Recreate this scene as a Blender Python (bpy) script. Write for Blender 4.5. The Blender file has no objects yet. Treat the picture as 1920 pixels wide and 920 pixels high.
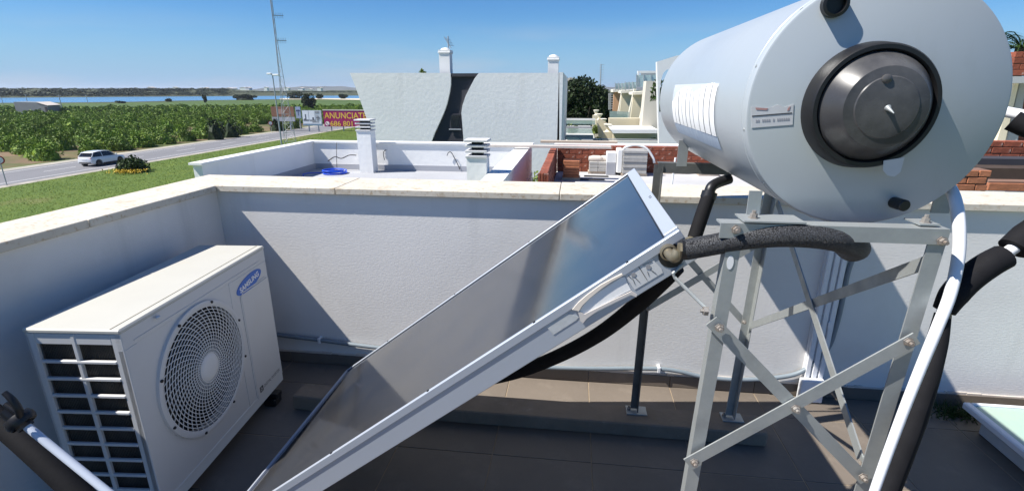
import bpy, math, random
import numpy as np
from mathutils import Vector as V
rnd = random.Random(7)
C = bpy.context.scene
COL = C.collection
# ------------------------------------------------------------------ camera, world, sun
FPX, CXP, CYP, YH = 947.0, 960.0, 460.0, 167.0
TH = math.atan((CYP - YH) / FPX)
PH = math.atan(122 / math.hypot(FPX, CYP - YH))
EYE = V((0, 0, 1.62))
cam = bpy.data.cameras.new('camera'); co = bpy.data.objects.new('camera', cam); COL.objects.link(co)
co.location = EYE; co.rotation_euler = (math.pi / 2 - TH, 0, PH)
cam.sensor_width = 36; cam.lens = 36 * FPX / 1920; cam.clip_start = .02; cam.clip_end = 20000
C.camera = co
SUN = V((-1, -.345, 1.373)).normalized()
EL = math.asin(SUN.z); AZ = math.atan2(SUN.x, SUN.y)
w = bpy.data.worlds.new('World'); C.world = w; w.use_nodes = True
nt = w.node_tree; nt.nodes.clear()
def nn(t, k, **kw):
    n = t.nodes.new(k)
    for a, b in kw.items(): setattr(n, a, b)
    return n
wo = nn(nt, 'ShaderNodeOutputWorld'); bg = nn(nt, 'ShaderNodeBackground'); bg.inputs['Strength'].default_value = .052
sk = nn(nt, 'ShaderNodeTexSky', sky_type='NISHITA'); sk.sun_disc = False
sk.sun_elevation = EL; sk.sun_rotation = AZ; sk.air_density = 1.0; sk.dust_density = .0; sk.ozone_density = 2.2; sk.altitude = 0
tc = nn(nt, 'ShaderNodeTexCoord'); sep = nn(nt, 'ShaderNodeSeparateXYZ')
mp = nn(nt, 'ShaderNodeMapping'); mp.inputs['Scale'].default_value = (1.6, 1.6, 11)
nz = nn(nt, 'ShaderNodeTexNoise'); nz.inputs['Scale'].default_value = 1.5; nz.inputs['Detail'].default_value = 5
nt.links.new(tc.outputs['Generated'], mp.inputs['Vector']); nt.links.new(mp.outputs[0], nz.inputs['Vector'])
nt.links.new(tc.outputs['Generated'], sep.inputs[0])
r1 = nn(nt, 'ShaderNodeMapRange'); r1.inputs[1].default_value = .50; r1.inputs[2].default_value = .68
nt.links.new(nz.outputs[0], r1.inputs[0])
r2 = nn(nt, 'ShaderNodeMapRange'); r2.inputs[1].default_value = .12; r2.inputs[2].default_value = .05; nt.links.new(sep.outputs[2], r2.inputs[0])
m1 = nn(nt, 'ShaderNodeMath', operation='MULTIPLY'); nt.links.new(r1.outputs[0], m1.inputs[0]); nt.links.new(r2.outputs[0], m1.inputs[1])
m2 = nn(nt, 'ShaderNodeMath', operation='MULTIPLY'); nt.links.new(m1.outputs[0], m2.inputs[0]); m2.inputs[1].default_value = .45
mx = nn(nt, 'ShaderNodeMixRGB'); nt.links.new(m2.outputs[0], mx.inputs[0])
hs = nn(nt, 'ShaderNodeHueSaturation'); hs.inputs['Saturation'].default_value = 1.12; hs.inputs['Value'].default_value = 1.0
nt.links.new(sk.outputs[0], hs.inputs['Color']); nt.links.new(hs.outputs[0], mx.inputs[1])
mx.inputs[2].default_value = (6.6, 7.2, 8.2, 1)
hz = nn(nt, 'ShaderNodeMapRange', interpolation_type='SMOOTHERSTEP'); hz.inputs[1].default_value = .16; hz.inputs[2].default_value = -.05; nt.links.new(sep.outputs[2], hz.inputs[0])
hm = nn(nt, 'ShaderNodeMixRGB'); nt.links.new(hz.outputs[0], hm.inputs[0]); hm.inputs[2].default_value = (3.9, 6.2, 9.4, 1)
tn = nn(nt, 'ShaderNodeMixRGB', blend_type='MULTIPLY'); tn.inputs[0].default_value = 1; tn.inputs[2].default_value = (.56, .96, 1.40, 1)
nt.links.new(hs.outputs[0], tn.inputs[1]); nt.links.new(tn.outputs[0], hm.inputs[1]); nt.links.new(hm.outputs[0], mx.inputs[1])
nt.links.new(mx.outputs[0], bg.inputs[0]); nt.links.new(bg.outputs[0], wo.inputs[0])
sl = bpy.data.lights.new('sun', 'SUN'); so = bpy.data.objects.new('sun', sl); COL.objects.link(so)
sl.energy = 5.0; sl.angle = math.radians(.53); sl.color = (1, .955, .89)
so.rotation_euler = (-SUN).to_track_quat('-Z', 'Y').to_euler()
C.view_settings.view_transform = 'Standard'; C.view_settings.look = 'None'; C.view_settings.exposure = .7; C.view_settings.gamma = 1

# photo pixel -> point on a known plane (axis 0/1/2 = value)
_R = V((math.cos(PH), math.sin(PH), 0)); _F = V((-math.sin(PH), math.cos(PH), 0)); _Z = V((0, 0, 1))
_FW = _F * math.cos(TH) - _Z * math.sin(TH); _UP = _F * math.sin(TH) + _Z * math.cos(TH)
def ray(x, y): return _FW + _R * ((x - CXP) / FPX) + _UP * ((CYP - y) / FPX)
def at(x, y, ax, v):
    d = ray(x, y); return EYE + d * ((v - EYE[ax]) / d[ax])
def atX(x, y, v): return at(x, y, 0, v)
def atY(x, y, v): return at(x, y, 1, v)
def atZ(x, y, v): return at(x, y, 2, v)

# ------------------------------------------------------------------ materials
MATS = {}
def mat(name, col, rough=.6, metal=0, var=.0, scale=3.0, col2=None, bump=0, bscale=40, bdist=.01, stretch=None, spec=.5,
        coords='Object', trans=0, alpha=1, coat=0, rand=0, detail=4, thr=None, ior=1.45, rvar=0, layers=(), aniso=0):
    if name in MATS: return MATS[name]
    m = bpy.data.materials.new(name); m.use_nodes = True; t = m.node_tree; b = t.nodes['Principled BSDF']
    L = t.links.new
    b.inputs['Roughness'].default_value = rough; b.inputs['Metallic'].default_value = metal
    b.inputs['Specular IOR Level'].default_value = spec; b.inputs['IOR'].default_value = ior
    b.inputs['Transmission Weight'].default_value = trans; b.inputs['Alpha'].default_value = alpha; b.inputs['Coat Weight'].default_value = coat
    b.inputs['Anisotropic'].default_value = aniso
    tcn = nn(t, 'ShaderNodeTexCoord'); src = tcn.outputs[coords]
    if coords == 'World':
        pass
    if stretch:
        mpn = nn(t, 'ShaderNodeMapping'); mpn.inputs['Scale'].default_value = stretch; L(src, mpn.inputs['Vector']); src2 = mpn.outputs[0]
    else: src2 = src
    base = nn(t, 'ShaderNodeRGB'); base.outputs[0].default_value = (*col, 1); cur = base.outputs[0]
    if var or col2:
        n = nn(t, 'ShaderNodeTexNoise'); n.inputs['Scale'].default_value = scale; n.inputs['Detail'].default_value = detail; n.inputs['Roughness'].default_value = .6
        L(src2, n.inputs['Vector'])
        mr = nn(t, 'ShaderNodeMapRange'); lo, hi = thr or (.3, .7); mr.inputs[1].default_value = lo; mr.inputs[2].default_value = hi; L(n.outputs[0], mr.inputs[0])
        mxn = nn(t, 'ShaderNodeMixRGB'); L(mr.outputs[0], mxn.inputs[0]); L(cur, mxn.inputs[1])
        mxn.inputs[2].default_value = (*(col2 or tuple(c * (1 - var) for c in col)), 1); cur = mxn.outputs[0]
        if rvar:
            mr2 = nn(t, 'ShaderNodeMapRange'); mr2.inputs[3].default_value = rough; mr2.inputs[4].default_value = rough + rvar
            L(mr.outputs[0], mr2.inputs[0]); L(mr2.outputs[0], b.inputs['Roughness'])
    for (c2, sc, lo, hi, amt, *st_) in layers:
        n = nn(t, 'ShaderNodeTexNoise'); n.inputs['Scale'].default_value = sc; n.inputs['Detail'].default_value = 6; n.inputs['Roughness'].default_value = .65
        if st_: mq = nn(t, 'ShaderNodeMapping'); mq.inputs['Scale'].default_value = st_[0]; L(src, mq.inputs['Vector']); L(mq.outputs[0], n.inputs['Vector'])
        else: L(src, n.inputs['Vector'])
        mr = nn(t, 'ShaderNodeMapRange'); mr.inputs[1].default_value = lo; mr.inputs[2].default_value = hi; mr.inputs[4].default_value = amt; L(n.outputs[0], mr.inputs[0])
        mxn = nn(t, 'ShaderNodeMixRGB'); L(mr.outputs[0], mxn.inputs[0]); L(cur, mxn.inputs[1]); mxn.inputs[2].default_value = (*c2, 1); cur = mxn.outputs[0]
    if rand:
        oi = nn(t, 'ShaderNodeObjectInfo'); mr = nn(t, 'ShaderNodeMapRange'); mr.inputs[3].default_value = 1 - rand; mr.inputs[4].default_value = 1 + rand
        L(oi.outputs['Random'], mr.inputs[0]); h = nn(t, 'ShaderNodeHueSaturation'); L(mr.outputs[0], h.inputs['Value']); L(cur, h.inputs['Color']); cur = h.outputs[0]
    L(cur, b.inputs['Base Color'])
    if bump:
        n = nn(t, 'ShaderNodeTexNoise'); n.inputs['Scale'].default_value = bscale; n.inputs['Detail'].default_value = 5; L(src2, n.inputs['Vector'])
        bp = nn(t, 'ShaderNodeBump'); bp.inputs['Strength'].default_value = bump; bp.inputs['Distance'].default_value = bdist
        L(n.outputs[0], bp.inputs['Height']); L(bp.outputs[0], b.inputs['Normal'])
    MATS[name] = m; return m
PLASTER = mat('white_plaster', (.73, .715, .69), .9, var=.08, scale=1.3, bump=.40, bscale=50, bdist=.0022, stretch=(1, 1, 2.2), spec=.2,
              layers=((( .60,.58,.55), 2.2, .55, .85, .35), ((.86,.86,.86), 9, .6, .8, .3), ((.46,.45,.42), 5, .58, .80, .42, (1, 1, .10)), ((.56,.53,.47), 1.1, .52, .75, .3), ((.45,.43,.38), 60, .70, .78, .5)))
PL_FAR = mat('render_coat', (.83, .83, .81), .9, var=.08, scale=.5, bump=.3, bscale=8, bdist=.02, spec=.2, layers=(((.60, .60, .60), .9, .5, .9, .35), ((.58, .57, .54), 2.2, .56, .8, .35, (1, 1, .1))))
CREAMW = mat('cream_wall', (.74, .66, .48), .9, var=.1, scale=.4, spec=.2)
COPING = mat('travertine', (.60, .55, .46), .75, var=.12, scale=3, bump=.4, bscale=60, bdist=.002, spec=.3, rand=.04,
             layers=(((.36, .27, .17), 14, .56, .70, .65), ((.40, .30, .19), 45, .56, .66, .8), ((.66, .63, .56), 5, .5, .8, .4)))
TILE = mat('floor_tile', (.175, .147, .120), .55, var=.25, scale=2.5, bump=.25, bscale=30, bdist=.002, rand=.10, spec=.4,
           layers=(((.27, .23, .19), 5, .5, .75, .5), ((.12, .10, .09), 9, .6, .8, .5), ((.13, .11, .09), 1.3, .5, .75, .45), ((.30, .27, .22), 90, .70, .78, .5)))
GROUT = mat('grout', (.36, .28, .19), .9, var=.3, scale=12)
GALV = mat('galvanised_steel', (.42, .445, .44), .48, metal=.55, var=.16, scale=18, bump=.1, bscale=80, bdist=.001, rvar=.15,
           layers=(((.25, .25, .24), 6, .55, .75, .5), ((.44, .46, .45), 30, .6, .75, .4)))
RUST = mat('rusty_steel', (.26, .21, .17), .6, metal=.5, var=.5, scale=60, col2=(.36, .35, .33))
ALU = mat('anodised_aluminium', (.42, .46, .52), .42, metal=.3, var=.04, scale=6, stretch=(1, 1, 1), rvar=.08)
TANKP = mat('grey_white_enamel', (.43, .47, .49), .27, metal=.15, var=.06, scale=2, rvar=.15, bump=.12, bscale=3, bdist=.004, layers=(((.37, .41, .42), 8, .55, .8, .3), ((.34, .36, .35), 5, .58, .8, .35, (3, .3, 1)), ((.55, .56, .55), 70, .68, .78, .4)))
ABSORB = mat('collector_glass', (.020, .024, .034), .10, var=.4, scale=3, col2=(.045, .044, .044), spec=.8, ior=2.1, rvar=.0, layers=(((.09, .09, .09), 2.5, .5, .9, .12),))
RUBBER = mat('black_foam', (.010, .010, .012), .8, var=.3, scale=30, bump=.35, bscale=160, bdist=.0012, spec=.25)
CRACKED = mat('cracked_black_foam', (.035, .036, .040), .6, bump=.0)
BLACKP = mat('black_plastic', (.012, .012, .013), .4, spec=.5)
WPVC = mat('white_pvc', (.74, .75, .77), .35, var=.06, scale=8)
GALVD = mat('shade_darkened_steel', (.17, .175, .17), .55, metal=.4, var=.3, scale=20)  # darker copy of the galvanised steel, shade of the rear frame put into the colour
GPIPE = mat('grey_conduit', (.20, .24, .27), .45, var=.12, scale=9)
BRASS = mat('brass', (.30, .26, .18), .45, metal=.6, var=.3, scale=40)
ACP = mat('cream_enamel', (.62, .62, .605), .42, var=.05, scale=3, layers=(((.60, .56, .46), 6, .6, .85, .25),))
ACT = mat('cream_enamel_top', (.52, .51, .455), .45, var=.06, scale=3, layers=(((.55, .48, .36), 9, .6, .8, .35),))
ACG = mat('grille_plastic', (.70, .70, .68), .45)
ACDK = mat('fan_dark', (.02, .02, .022), .6)
FIN = mat('coil_fins', (.20, .19, .17), .55, metal=.5, var=.5, scale=9, stretch=(1, 40, 1))
CONC = mat('concrete', (.24, .19, .14), .9, var=.25, scale=6, bump=.7, bscale=40, bdist=.004, layers=(((.22, .19, .16), 9, .55, .75, .5), ((.34, .31, .26), 20, .6, .8, .5)))
SMOKE = mat('smoked_plastic', (.055, .055, .058), .20, var=.35, scale=7, layers=(((.19, .185, .18), 5, .48, .75, .55), ((.04, .04, .042), 11, .55, .75, .5)), rvar=.2)
BRICK = mat('red_brick', (.27, .075, .04), .85, var=.3, scale=12, bump=.5, bscale=30, bdist=.01, rand=.22, layers=(((.50, .38, .32), 7, .60, .70, .6),))
BRICKO = mat('orange_brick', (.44, .17, .085), .85, var=.3, scale=8, rand=.15, bump=.4, bscale=30, bdist=.01)
MORTAR = mat('mortar', (.24, .14, .10), .95, var=.3, scale=4)
ROOFG = mat('roof_screed', (.40, .41, .43), .9, var=.12, scale=.8, layers=(((.30, .30, .32), 1.5, .55, .8, .4),))
DGREY = mat('dark_grey_render', (.045, .045, .055), .8, var=.1, scale=1)
SKIRTG = mat('grey_skirting', (.36, .37, .40), .8)
GLASSD = mat('dark_window_glass', (.015, .018, .022), .08, spec=.6)
GLASSG = mat('green_glass', (.42, .55, .52), .06, spec=.6, alpha=.55)
FROST = mat('frosted_skylight_glass', (.30, .47, .43), .22, var=.2, scale=2, col2=(.40, .48, .38), spec=.4)
LOUV = mat('vent_louvre', (.62, .62, .62), .7, var=.2, scale=8)
ASPH = mat('asphalt', (.19, .19, .20), .9, var=.14, scale=.4, bump=.3, bscale=4, bdist=.02, stretch=(1, .12, 1), layers=(((.14, .14, .145), 1.2, .5, .8, .5),))
GRAVEL = mat('gravel_shoulder', (.42, .39, .33), .95, var=.35, scale=1.2)
WHITEL = mat('road_paint', (.66, .66, .64), .8, var=.2, scale=2)
WATER = mat('lake_water', (.10, .24, .40), .25, spec=.5, var=.25, scale=.01, stretch=(1, 5, 1), bump=.3, bscale=.6, bdist=.15)
LEAFO = mat('orchard_leaves', (.13, .225, .022), .6, var=.5, scale=.7, col2=(.055, .11, .010), rand=.2, spec=.3, layers=(((.27, .35, .03), 1.6, .50, .64, .8),))
LEAFD = mat('dark_leaves', (.022, .040, .012), .65, var=.5, scale=1.2, rand=.1, spec=.3, layers=(((.045, .075, .02), 2, .5, .7, .7),))
LEAFB = mat('bush_leaves', (.045, .085, .015), .6, var=.5, scale=2, spec=.3)
LEAFY = mat('yellow_green_leaves', (.16, .22, .03), .6, var=.4, scale=2)
PETAL = mat('yellow_petals', (.62, .42, .03), .7)
GRASSB = mat('grass_blades', (.13, .195, .018), .8, var=.4, scale=.25, col2=(.20, .26, .03), layers=(((.24, .19, .07), .35, .56, .7, .75),))
BARK = mat('bark', (.12, .09, .065), .9, var=.4, scale=6)
STEELG = mat('grey_painted_steel', (.42, .44, .46), .5, metal=.4)
WHITEP = mat('white_paint', (.80, .80, .78), .6, var=.05, scale=2)
CARW = mat('white_car_paint', (.74, .75, .76), .18, coat=.6)
CARG = mat('car_glass', (.012, .014, .018), .05, spec=.7)
TYRE = mat('tyre_rubber', (.015, .015, .016), .8)
RIM = mat('dark_rim', (.06, .06, .065), .35, metal=.6)
REDL = mat('tail_light_red', (.35, .02, .015), .3)
PALER = mat('pale_mortar', (.62, .56, .50), .95, var=.2, scale=6)
PAVER = mat('grey_paver', (.44, .43, .41), .9, var=.2, scale=8, rand=.08)
WOOD = mat('weathered_plank', (.55, .45, .35), .85, var=.25, scale=5, stretch=(1, 8, 8))
BLUEH = mat('blue_hose', (.015, .09, .62), .4)
PAPER = mat('label_paper', (.58, .59, .59), .6, var=.08, scale=30)
PAPERO = mat('weathered_white_label', (.86, .86, .84), .6, var=.06, scale=20)
RESIDUE = mat('glue_residue', (.50, .52, .52), .7, var=.15, scale=60)
PRINTK = mat('black_print', (.05, .05, .055), .6)
PRINTR = mat('red_print', (.42, .24, .22), .6)
PRINTB = mat('faded_blue_print', (.22, .30, .42), .6, var=.5, scale=30, col2=(.50, .56, .62), stretch=(1, 10, .6))
LOGOB = mat('blue_logo', (.02, .13, .50), .4)
LOGOW = mat('white_logo', (.80, .80, .80), .4)

# cracked insulation: voronoi edges
t = CRACKED.node_tree; b = t.nodes['Principled BSDF']; tcn = nn(t, 'ShaderNodeTexCoord')
vo = nn(t, 'ShaderNodeTexVoronoi', feature='DISTANCE_TO_EDGE'); vo.inputs['Scale'].default_value = 230
nz2 = nn(t, 'ShaderNodeTexNoise'); nz2.inputs['Scale'].default_value = 60; t.links.new(tcn.outputs['Object'], nz2.inputs['Vector'])
va = nn(t, 'ShaderNodeVectorMath', operation='MULTIPLY_ADD'); t.links.new(nz2.outputs['Color'], va.inputs[0]); va.inputs[1].default_value = (.015, .015, .015); t.links.new(tcn.outputs['Object'], va.inputs[2])
t.links.new(va.outputs[0], vo.inputs['Vector'])
rr = nn(t, 'ShaderNodeMapRange'); rr.inputs[2].default_value = .10; t.links.new(vo.outputs['Distance'], rr.inputs[0])
bp = nn(t, 'ShaderNodeBump'); bp.inputs['Distance'].default_value = .003; t.links.new(rr.outputs[0], bp.inputs['Height']); t.links.new(bp.outputs[0], b.inputs['Normal'])
cx = nn(t, 'ShaderNodeMixRGB'); t.links.new(rr.outputs[0], cx.inputs[0]); cx.inputs[1].default_value = (.012, .012, .012, 1); cx.inputs[2].default_value = (.055, .057, .062, 1); t.links.new(cx.outputs[0], b.inputs['Base Color'])

# ------------------------------------------------------------------ mesh builder
ORG = {}
def tag(o, label=None, cat=None, group=None, kind=None):
    if label: o['label'] = label
    if cat: o['category'] = cat
    if group: o['group'] = group
    if kind: o['kind'] = kind
    return o
def thing(name, loc, label, cat, group=None):
    o = bpy.data.objects.new(name, None); COL.objects.link(o); o.location = loc; o.empty_display_size = .1
    ORG[o.name] = V(loc); return tag(o, label, cat, group)
class MB:
    def __init__(s): s.v = []; s.f = []
    def poly(s, vs, fs):
        k = len(s.v); s.v += [tuple(p) for p in vs]; s.f += [tuple(i + k for i in f) for f in fs]; return s
    def box(s, x0, x1, y0, y1, z0, z1, bev=0):
        if bev:
            b = bev; k = []
            # chamfered box: 24 verts
            xs, ys, zs = (x0, x1), (y0, y1), (z0, z1); vs = []
            idx = {}
            for i in (0, 1):
                for j in (0, 1):
                    for l in (0, 1):
                        sx, sy, sz = (1, -1)[i], (1, -1)[j], (1, -1)[l]
                        for ax in range(3):
                            p = [xs[i] + sx * b, ys[j] + sy * b, zs[l] + sz * b]
                            p[ax] = (xs[i], ys[j], zs[l])[ax]
                            idx[(i, j, l, ax)] = len(vs); vs.append(p)
            fs = []
            for ax in range(3):
                o = [a for a in range(3) if a != ax]
                for sgn in (0, 1):
                    q = []
                    for (p1, p2) in ((0, 0), (1, 0), (1, 1), (0, 1)):
                        c = [0, 0, 0]; c[ax] = sgn; c[o[0]] = p1; c[o[1]] = p2; q.append(idx[(*c, ax)])
                    fs.append(q)
            for ax in range(3):      # edges parallel to ax
                o = [a for a in range(3) if a != ax]
                for p1 in (0, 1):
                    for p2 in (0, 1):
                        q = []
                        for e, order in ((0, (o[0], o[1])), (1, (o[1], o[0]))):
                            for a in order:
                                c = [0, 0, 0]; c[ax] = e; c[o[0]] = p1; c[o[1]] = p2; q.append(idx[(*c, a)])
                        fs.append(q)
            for i in (0, 1):
                for j in (0, 1):
                    for l in (0, 1): fs.append([idx[(i, j, l, a)] for a in range(3)])
            return s.poly(vs, fs)
        vs = [(x0, y0, z0), (x1, y0, z0), (x1, y1, z0), (x0, y1, z0), (x0, y0, z1), (x1, y0, z1), (x1, y1, z1), (x0, y1, z1)]
        return s.poly(vs, [(0, 3, 2, 1), (4, 5, 6, 7), (0, 1, 5, 4), (1, 2, 6, 5), (2, 3, 7, 6), (3, 0, 4, 7)])
    def bar(s, p, q, u, a0, a1, v, b0, b1):
        """box from p to q; cross section spans a0..a1 along u and b0..b1 along v"""
        p, q, u, v = V(p), V(q), V(u).normalized(), V(v).normalized(); vs = []
        for c in (p, q):
            for (a, b) in ((a0, b0), (a1, b0), (a1, b1), (a0, b1)): vs.append(c + u * a + v * b)
        return s.poly(vs, [(0, 1, 2, 3), (7, 6, 5, 4), (0, 4, 5, 1), (1, 5, 6, 2), (2, 6, 7, 3), (3, 7, 4, 0)])
    def tube(s, pts, r, n=12, caps=True, smoothpath=True):
        pts = [V(p) for p in pts]
        if smoothpath and len(pts) > 2: pts, rs = spline(pts, r if isinstance(r, (list, tuple)) else None)
        else: rs = r if isinstance(r, (list, tuple)) else None
        if rs is None: rs = [r] * len(pts)
        rings = []; N = None
        for i, p in enumerate(pts):
            d = (pts[min(i + 1, len(pts) - 1)] - pts[max(i - 1, 0)]).normalized()
            if N is None:
                N = d.orthogonal().normalized()
            else:
                N = (N - d * N.dot(d)); N = N.normalized() if N.length > 1e-6 else d.orthogonal().normalized()
            B = d.cross(N); k = len(s.v)
            for j in range(n):
                a = 2 * math.pi * j / n; s.v.append(tuple(p + (N * math.cos(a) + B * math.sin(a)) * rs[i]))
            rings.append(k)
        for a, b in zip(rings, rings[1:]):
            for j in range(n): s.f.append((a + j, a + (j + 1) % n, b + (j + 1) % n, b + j))
        if caps: s.f.append(tuple(rings[0] + j for j in range(n))[::-1]); s.f.append(tuple(rings[-1] + j for j in range(n)))
        return s
    def lathe(s, prof, o, axis, n=48, close=True):
        """prof: list of (radius, distance along axis)"""
        o, ax = V(o), V(axis).normalized(); N = ax.orthogonal().normalized(); B = ax.cross(N); rings = []
        for (r, h) in prof:
            k = len(s.v)
            if r < 1e-6: s.v.append(tuple(o + ax * h)); rings.append((k, 1)); continue
            for j in range(n):
                a = 2 * math.pi * j / n; s.v.append(tuple(o + ax * h + (N * math.cos(a) + B * math.sin(a)) * r))
            rings.append((k, n))
        for (a, na), (b, nb) in zip(rings, rings[1:]):
            for j in range(n):
                j2 = (j + 1) % n
                if na == 1 and nb == 1: continue
                if na == 1: s.f.append((a, b + j, b + j2))
                elif nb == 1: s.f.append((a + j, b, a + j2))
                else: s.f.append((a + j, b + j, b + j2, a + j2))
        return s
    def prism(s, pl, ext):
        """pl: planar polygon of 3D points, extruded by ext"""
        n = len(pl); e = V(ext); vs = [V(p) for p in pl] + [V(p) + e for p in pl]
        return s.poly(vs, [tuple(range(n))[::-1], tuple(range(n, 2 * n))] + [(i, (i + 1) % n, n + (i + 1) % n, n + i) for i in range(n)])
    def build(s, name, m, parent=None, smooth=0, org=None):
        me = bpy.data.meshes.new(name); o3 = org
        if parent is not None: o3 = ORG.get(parent.name, V((0, 0, 0)))
        if o3 is None: o3 = V((0, 0, 0))
        o3 = V(o3)
        me.from_pydata([(a - o3.x, b - o3.y, c - o3.z) for a, b, c in s.v], [], s.f); me.materials.append(m)
        import bmesh
        if len(s.f) < 60000:
            bm = bmesh.new(); bm.from_mesh(me); bmesh.ops.recalc_face_normals(bm, faces=bm.faces); bm.to_mesh(me); bm.free()
        o = bpy.data.objects.new(name, me); COL.objects.link(o)
        if parent is not None: o.parent = parent
        else: o.location = o3
        ORG[o.name] = o3
        if smooth:
            me.polygons.foreach_set('use_smooth', [True] * len(me.polygons))
            if smooth < 180: me.set_sharp_from_angle(angle=math.radians(smooth))
        return o
def spline(pts, rs=None, sub=8):
    out = []; ro = []; P = [pts[0] * 2 - pts[1]] + pts + [pts[-1] * 2 - pts[-2]]
    for i in range(1, len(P) - 2):
        a, b, c, d = P[i - 1], P[i], P[i + 1], P[i + 2]
        for k in range(sub):
            t = k / sub; t2 = t * t; t3 = t2 * t
            out.append((b * 2 + (c - a) * t + (a * 2 - b * 5 + c * 4 - d) * t2 + (b * 3 - a - c * 3 + d) * t3) * .5)
            if rs: ro.append(rs[i - 1] * (1 - t) + rs[i] * t)
    out.append(pts[-1])
    if rs: ro.append(rs[-1])
    return out, (ro if rs else None)
def text_mesh(s, name, m, parent, origin, xdir, ydir, width, height, lift=.0, font_shear=0, bold=0):
    cu = bpy.data.curves.new(name, 'FONT'); cu.body = s; cu.size = 1; cu.extrude = 0.0; cu.offset = bold; cu.shear = font_shear
    to = bpy.data.objects.new(name, cu); COL.objects.link(to)
    dg = bpy.context.evaluated_depsgraph_get(); me = bpy.data.meshes.new_from_object(to.evaluated_get(dg)); bpy.data.objects.remove(to)
    co_ = np.array([v.co[:] for v in me.vertices]); mn, mxx = co_.min(0), co_.max(0)
    xd, yd = V(xdir).normalized(), V(ydir).normalized(); nd = xd.cross(yd); o3 = ORG.get(parent.name) if parent else V((0, 0, 0))
    for v in me.vertices:
        a = (v.co.x - mn[0]) / (mxx[0] - mn[0]) * width; bb = (v.co.y - mn[1]) / (mxx[1] - mn[1]) * height
        v.co = V(origin) + xd * a + yd * bb + nd * lift - o3
    me.materials.clear(); me.materials.append(m)
    o = bpy.data.objects.new(name, me); COL.objects.link(o); o.parent = parent; ORG[o.name] = o3; return o
def copy_tree(o, parent=None, loc=None, rz=None, label=None):
    c = o.copy(); COL.objects.link(c)
    if parent is not None: c.parent = parent
    if loc is not None: c.location = loc
    if rz is not None: c.rotation_euler = (0, 0, rz)
    if label: c['label'] = label
    for ch in list(o.children): copy_tree(ch, c)
    return c

X, Y, Z = V((1, 0, 0)), V((0, 1, 0)), V((0, 0, 1))
GZ = -6.4
# ------------------------------------------------------------------ our terrace
WX, WY = -2.015, 2.61          # inner wall faces
def coping_run(parent, axis, a, b, c0, c1, zt=1.105, th=.036, piece=1.22, first=None):
    k = a; i = 0
    while k < b - .01:
        e = min(b, k + (first if (first and i == 0) else piece)); g = .0015
        if axis == 0: m = MB().box(k + g, e - g, c0, c1, zt - th, zt + rnd.uniform(-.0015, .001), .003)
        else: m = MB().box(c0, c1, k + g, e - g, zt - th, zt + rnd.uniform(-.0015, .001), .003)
        m.build('coping_slab', COPING, parent); k = e; i += 1
bw = thing('parapet_wall', (0, WY, 0), 'white roughcast parapet at the back of the terrace with cream stone coping', 'wall')
MB().box(-2.27, 4.6, WY, WY + .285, GZ, 1.066).build('plaster', PLASTER, bw)
coping_run(bw, 0, -2.29, 4.6, WY - .030, WY + .31, first=1.0)
lw = thing('parapet_wall', (WX, 0, 0), 'shaded white parapet on the left side of the terrace behind the air conditioner', 'wall')
MB().box(-2.27, WX, -3.2, WY - .001, GZ, 1.066).build('plaster', PLASTER, lw)
coping_run(lw, 1, -3.2, WY - .03, -2.29, -1.988, piece=1.25)
# tiles
floor = MB().box(-2.27, 4.6, -3.2, WY, -.30, -.0022).build('floor', GROUT); tag(floor, kind='structure')
T = .456; cache = {}
xs = []; x = -.33 - 4 * T
while x < 4.5: xs.append((max(x, WX), x + T)); x += T
ys = [(2.385, WY)]; y = 2.385
while y > -2.2: ys.append((y - T, y)); y -= T
for (x0, x1) in xs:
    for (y0, y1) in ys:
        sx, sy = round(x1 - x0, 3), round(y1 - y0, 3)
        if (sx, sy) not in cache:
            g = .0026; o = MB().box(g, sx - g, g, sy - g, -.012, 0, .0008).build('tile', TILE, floor); cache[(sx, sy)] = o
        else: o = cache[(sx, sy)].copy(); COL.objects.link(o)
        o.location = (x0, y0, rnd.uniform(-.0006, .0006))
for (x0, x1) in xs:
    MB().box(x0 + .001, x1 - .001, WY - .011, WY, .002, .072, .002).build('skirting_tile', TILE, bw)
for (y0, y1) in ys:
    MB().box(WX, WX + .011, y0 + .001, min(y1, WY - .012) - .001, .002, .072, .002).build('skirting_tile', TILE, lw)
# flaky caulk line on skirting
m = MB()
k = WX + .02
while k < 4.5:
    e = k + rnd.uniform(.03, .12); m.box(k, e, WY - .006 - rnd.random() * .006, WY, .072, .078 + rnd.random() * .008); k = e
m.build('sealant_bead', PALER, bw)

# trunking + grey pipe on back wall
tr = thing('cable_trunking', (1.32, WY, 0), 'white plastic trunking running down the back wall to a small box', 'trunking')
MB().box(1.275, 1.375, WY - .022, WY, .07, 1.066).build('backing', WPVC, tr)
for a in (1.277, 1.312, 1.346): MB().box(a, a + .026, WY - .036, WY - .0225, .07, 1.064, .003).build('channel', WPVC, tr)
MB().box(1.25, 1.37, WY - .075, WY - .038, .003, .135, .004).build('end_box', WPVC, tr)
pp = thing('conduit_pipe', (0, WY - .03, .1), 'thin grey pipe clipped along the foot of the back wall, bending up beside the trunking', 'pipe')
path = [atY(*q, WY - .022) for q in [(1605, 470), (1590, 510), (1580, 560), (1568, 610), (1550, 655), (1505, 695), (1450, 708), (1380, 711), (1320, 706), (1275, 696), (1240, 691), (1180, 690), (1100, 690), (1000, 686), (850, 668), (690, 649), (600, 637), (520, 627), (460, 619)]]
MB().tube(path, .0125, 12).build('pipe', GPIPE, pp, 60)
for q in [(1235, 691), (1428, 707), (1553, 607), (600, 637), (762, 657)]:
    c = atY(*q, WY - .022); MB().box(c.x - .008, c.x + .008, c.y - .017, c.y + .022, c.z - .017, c.z + .017, .002).build('pipe_clip', WPVC, pp)
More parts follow.
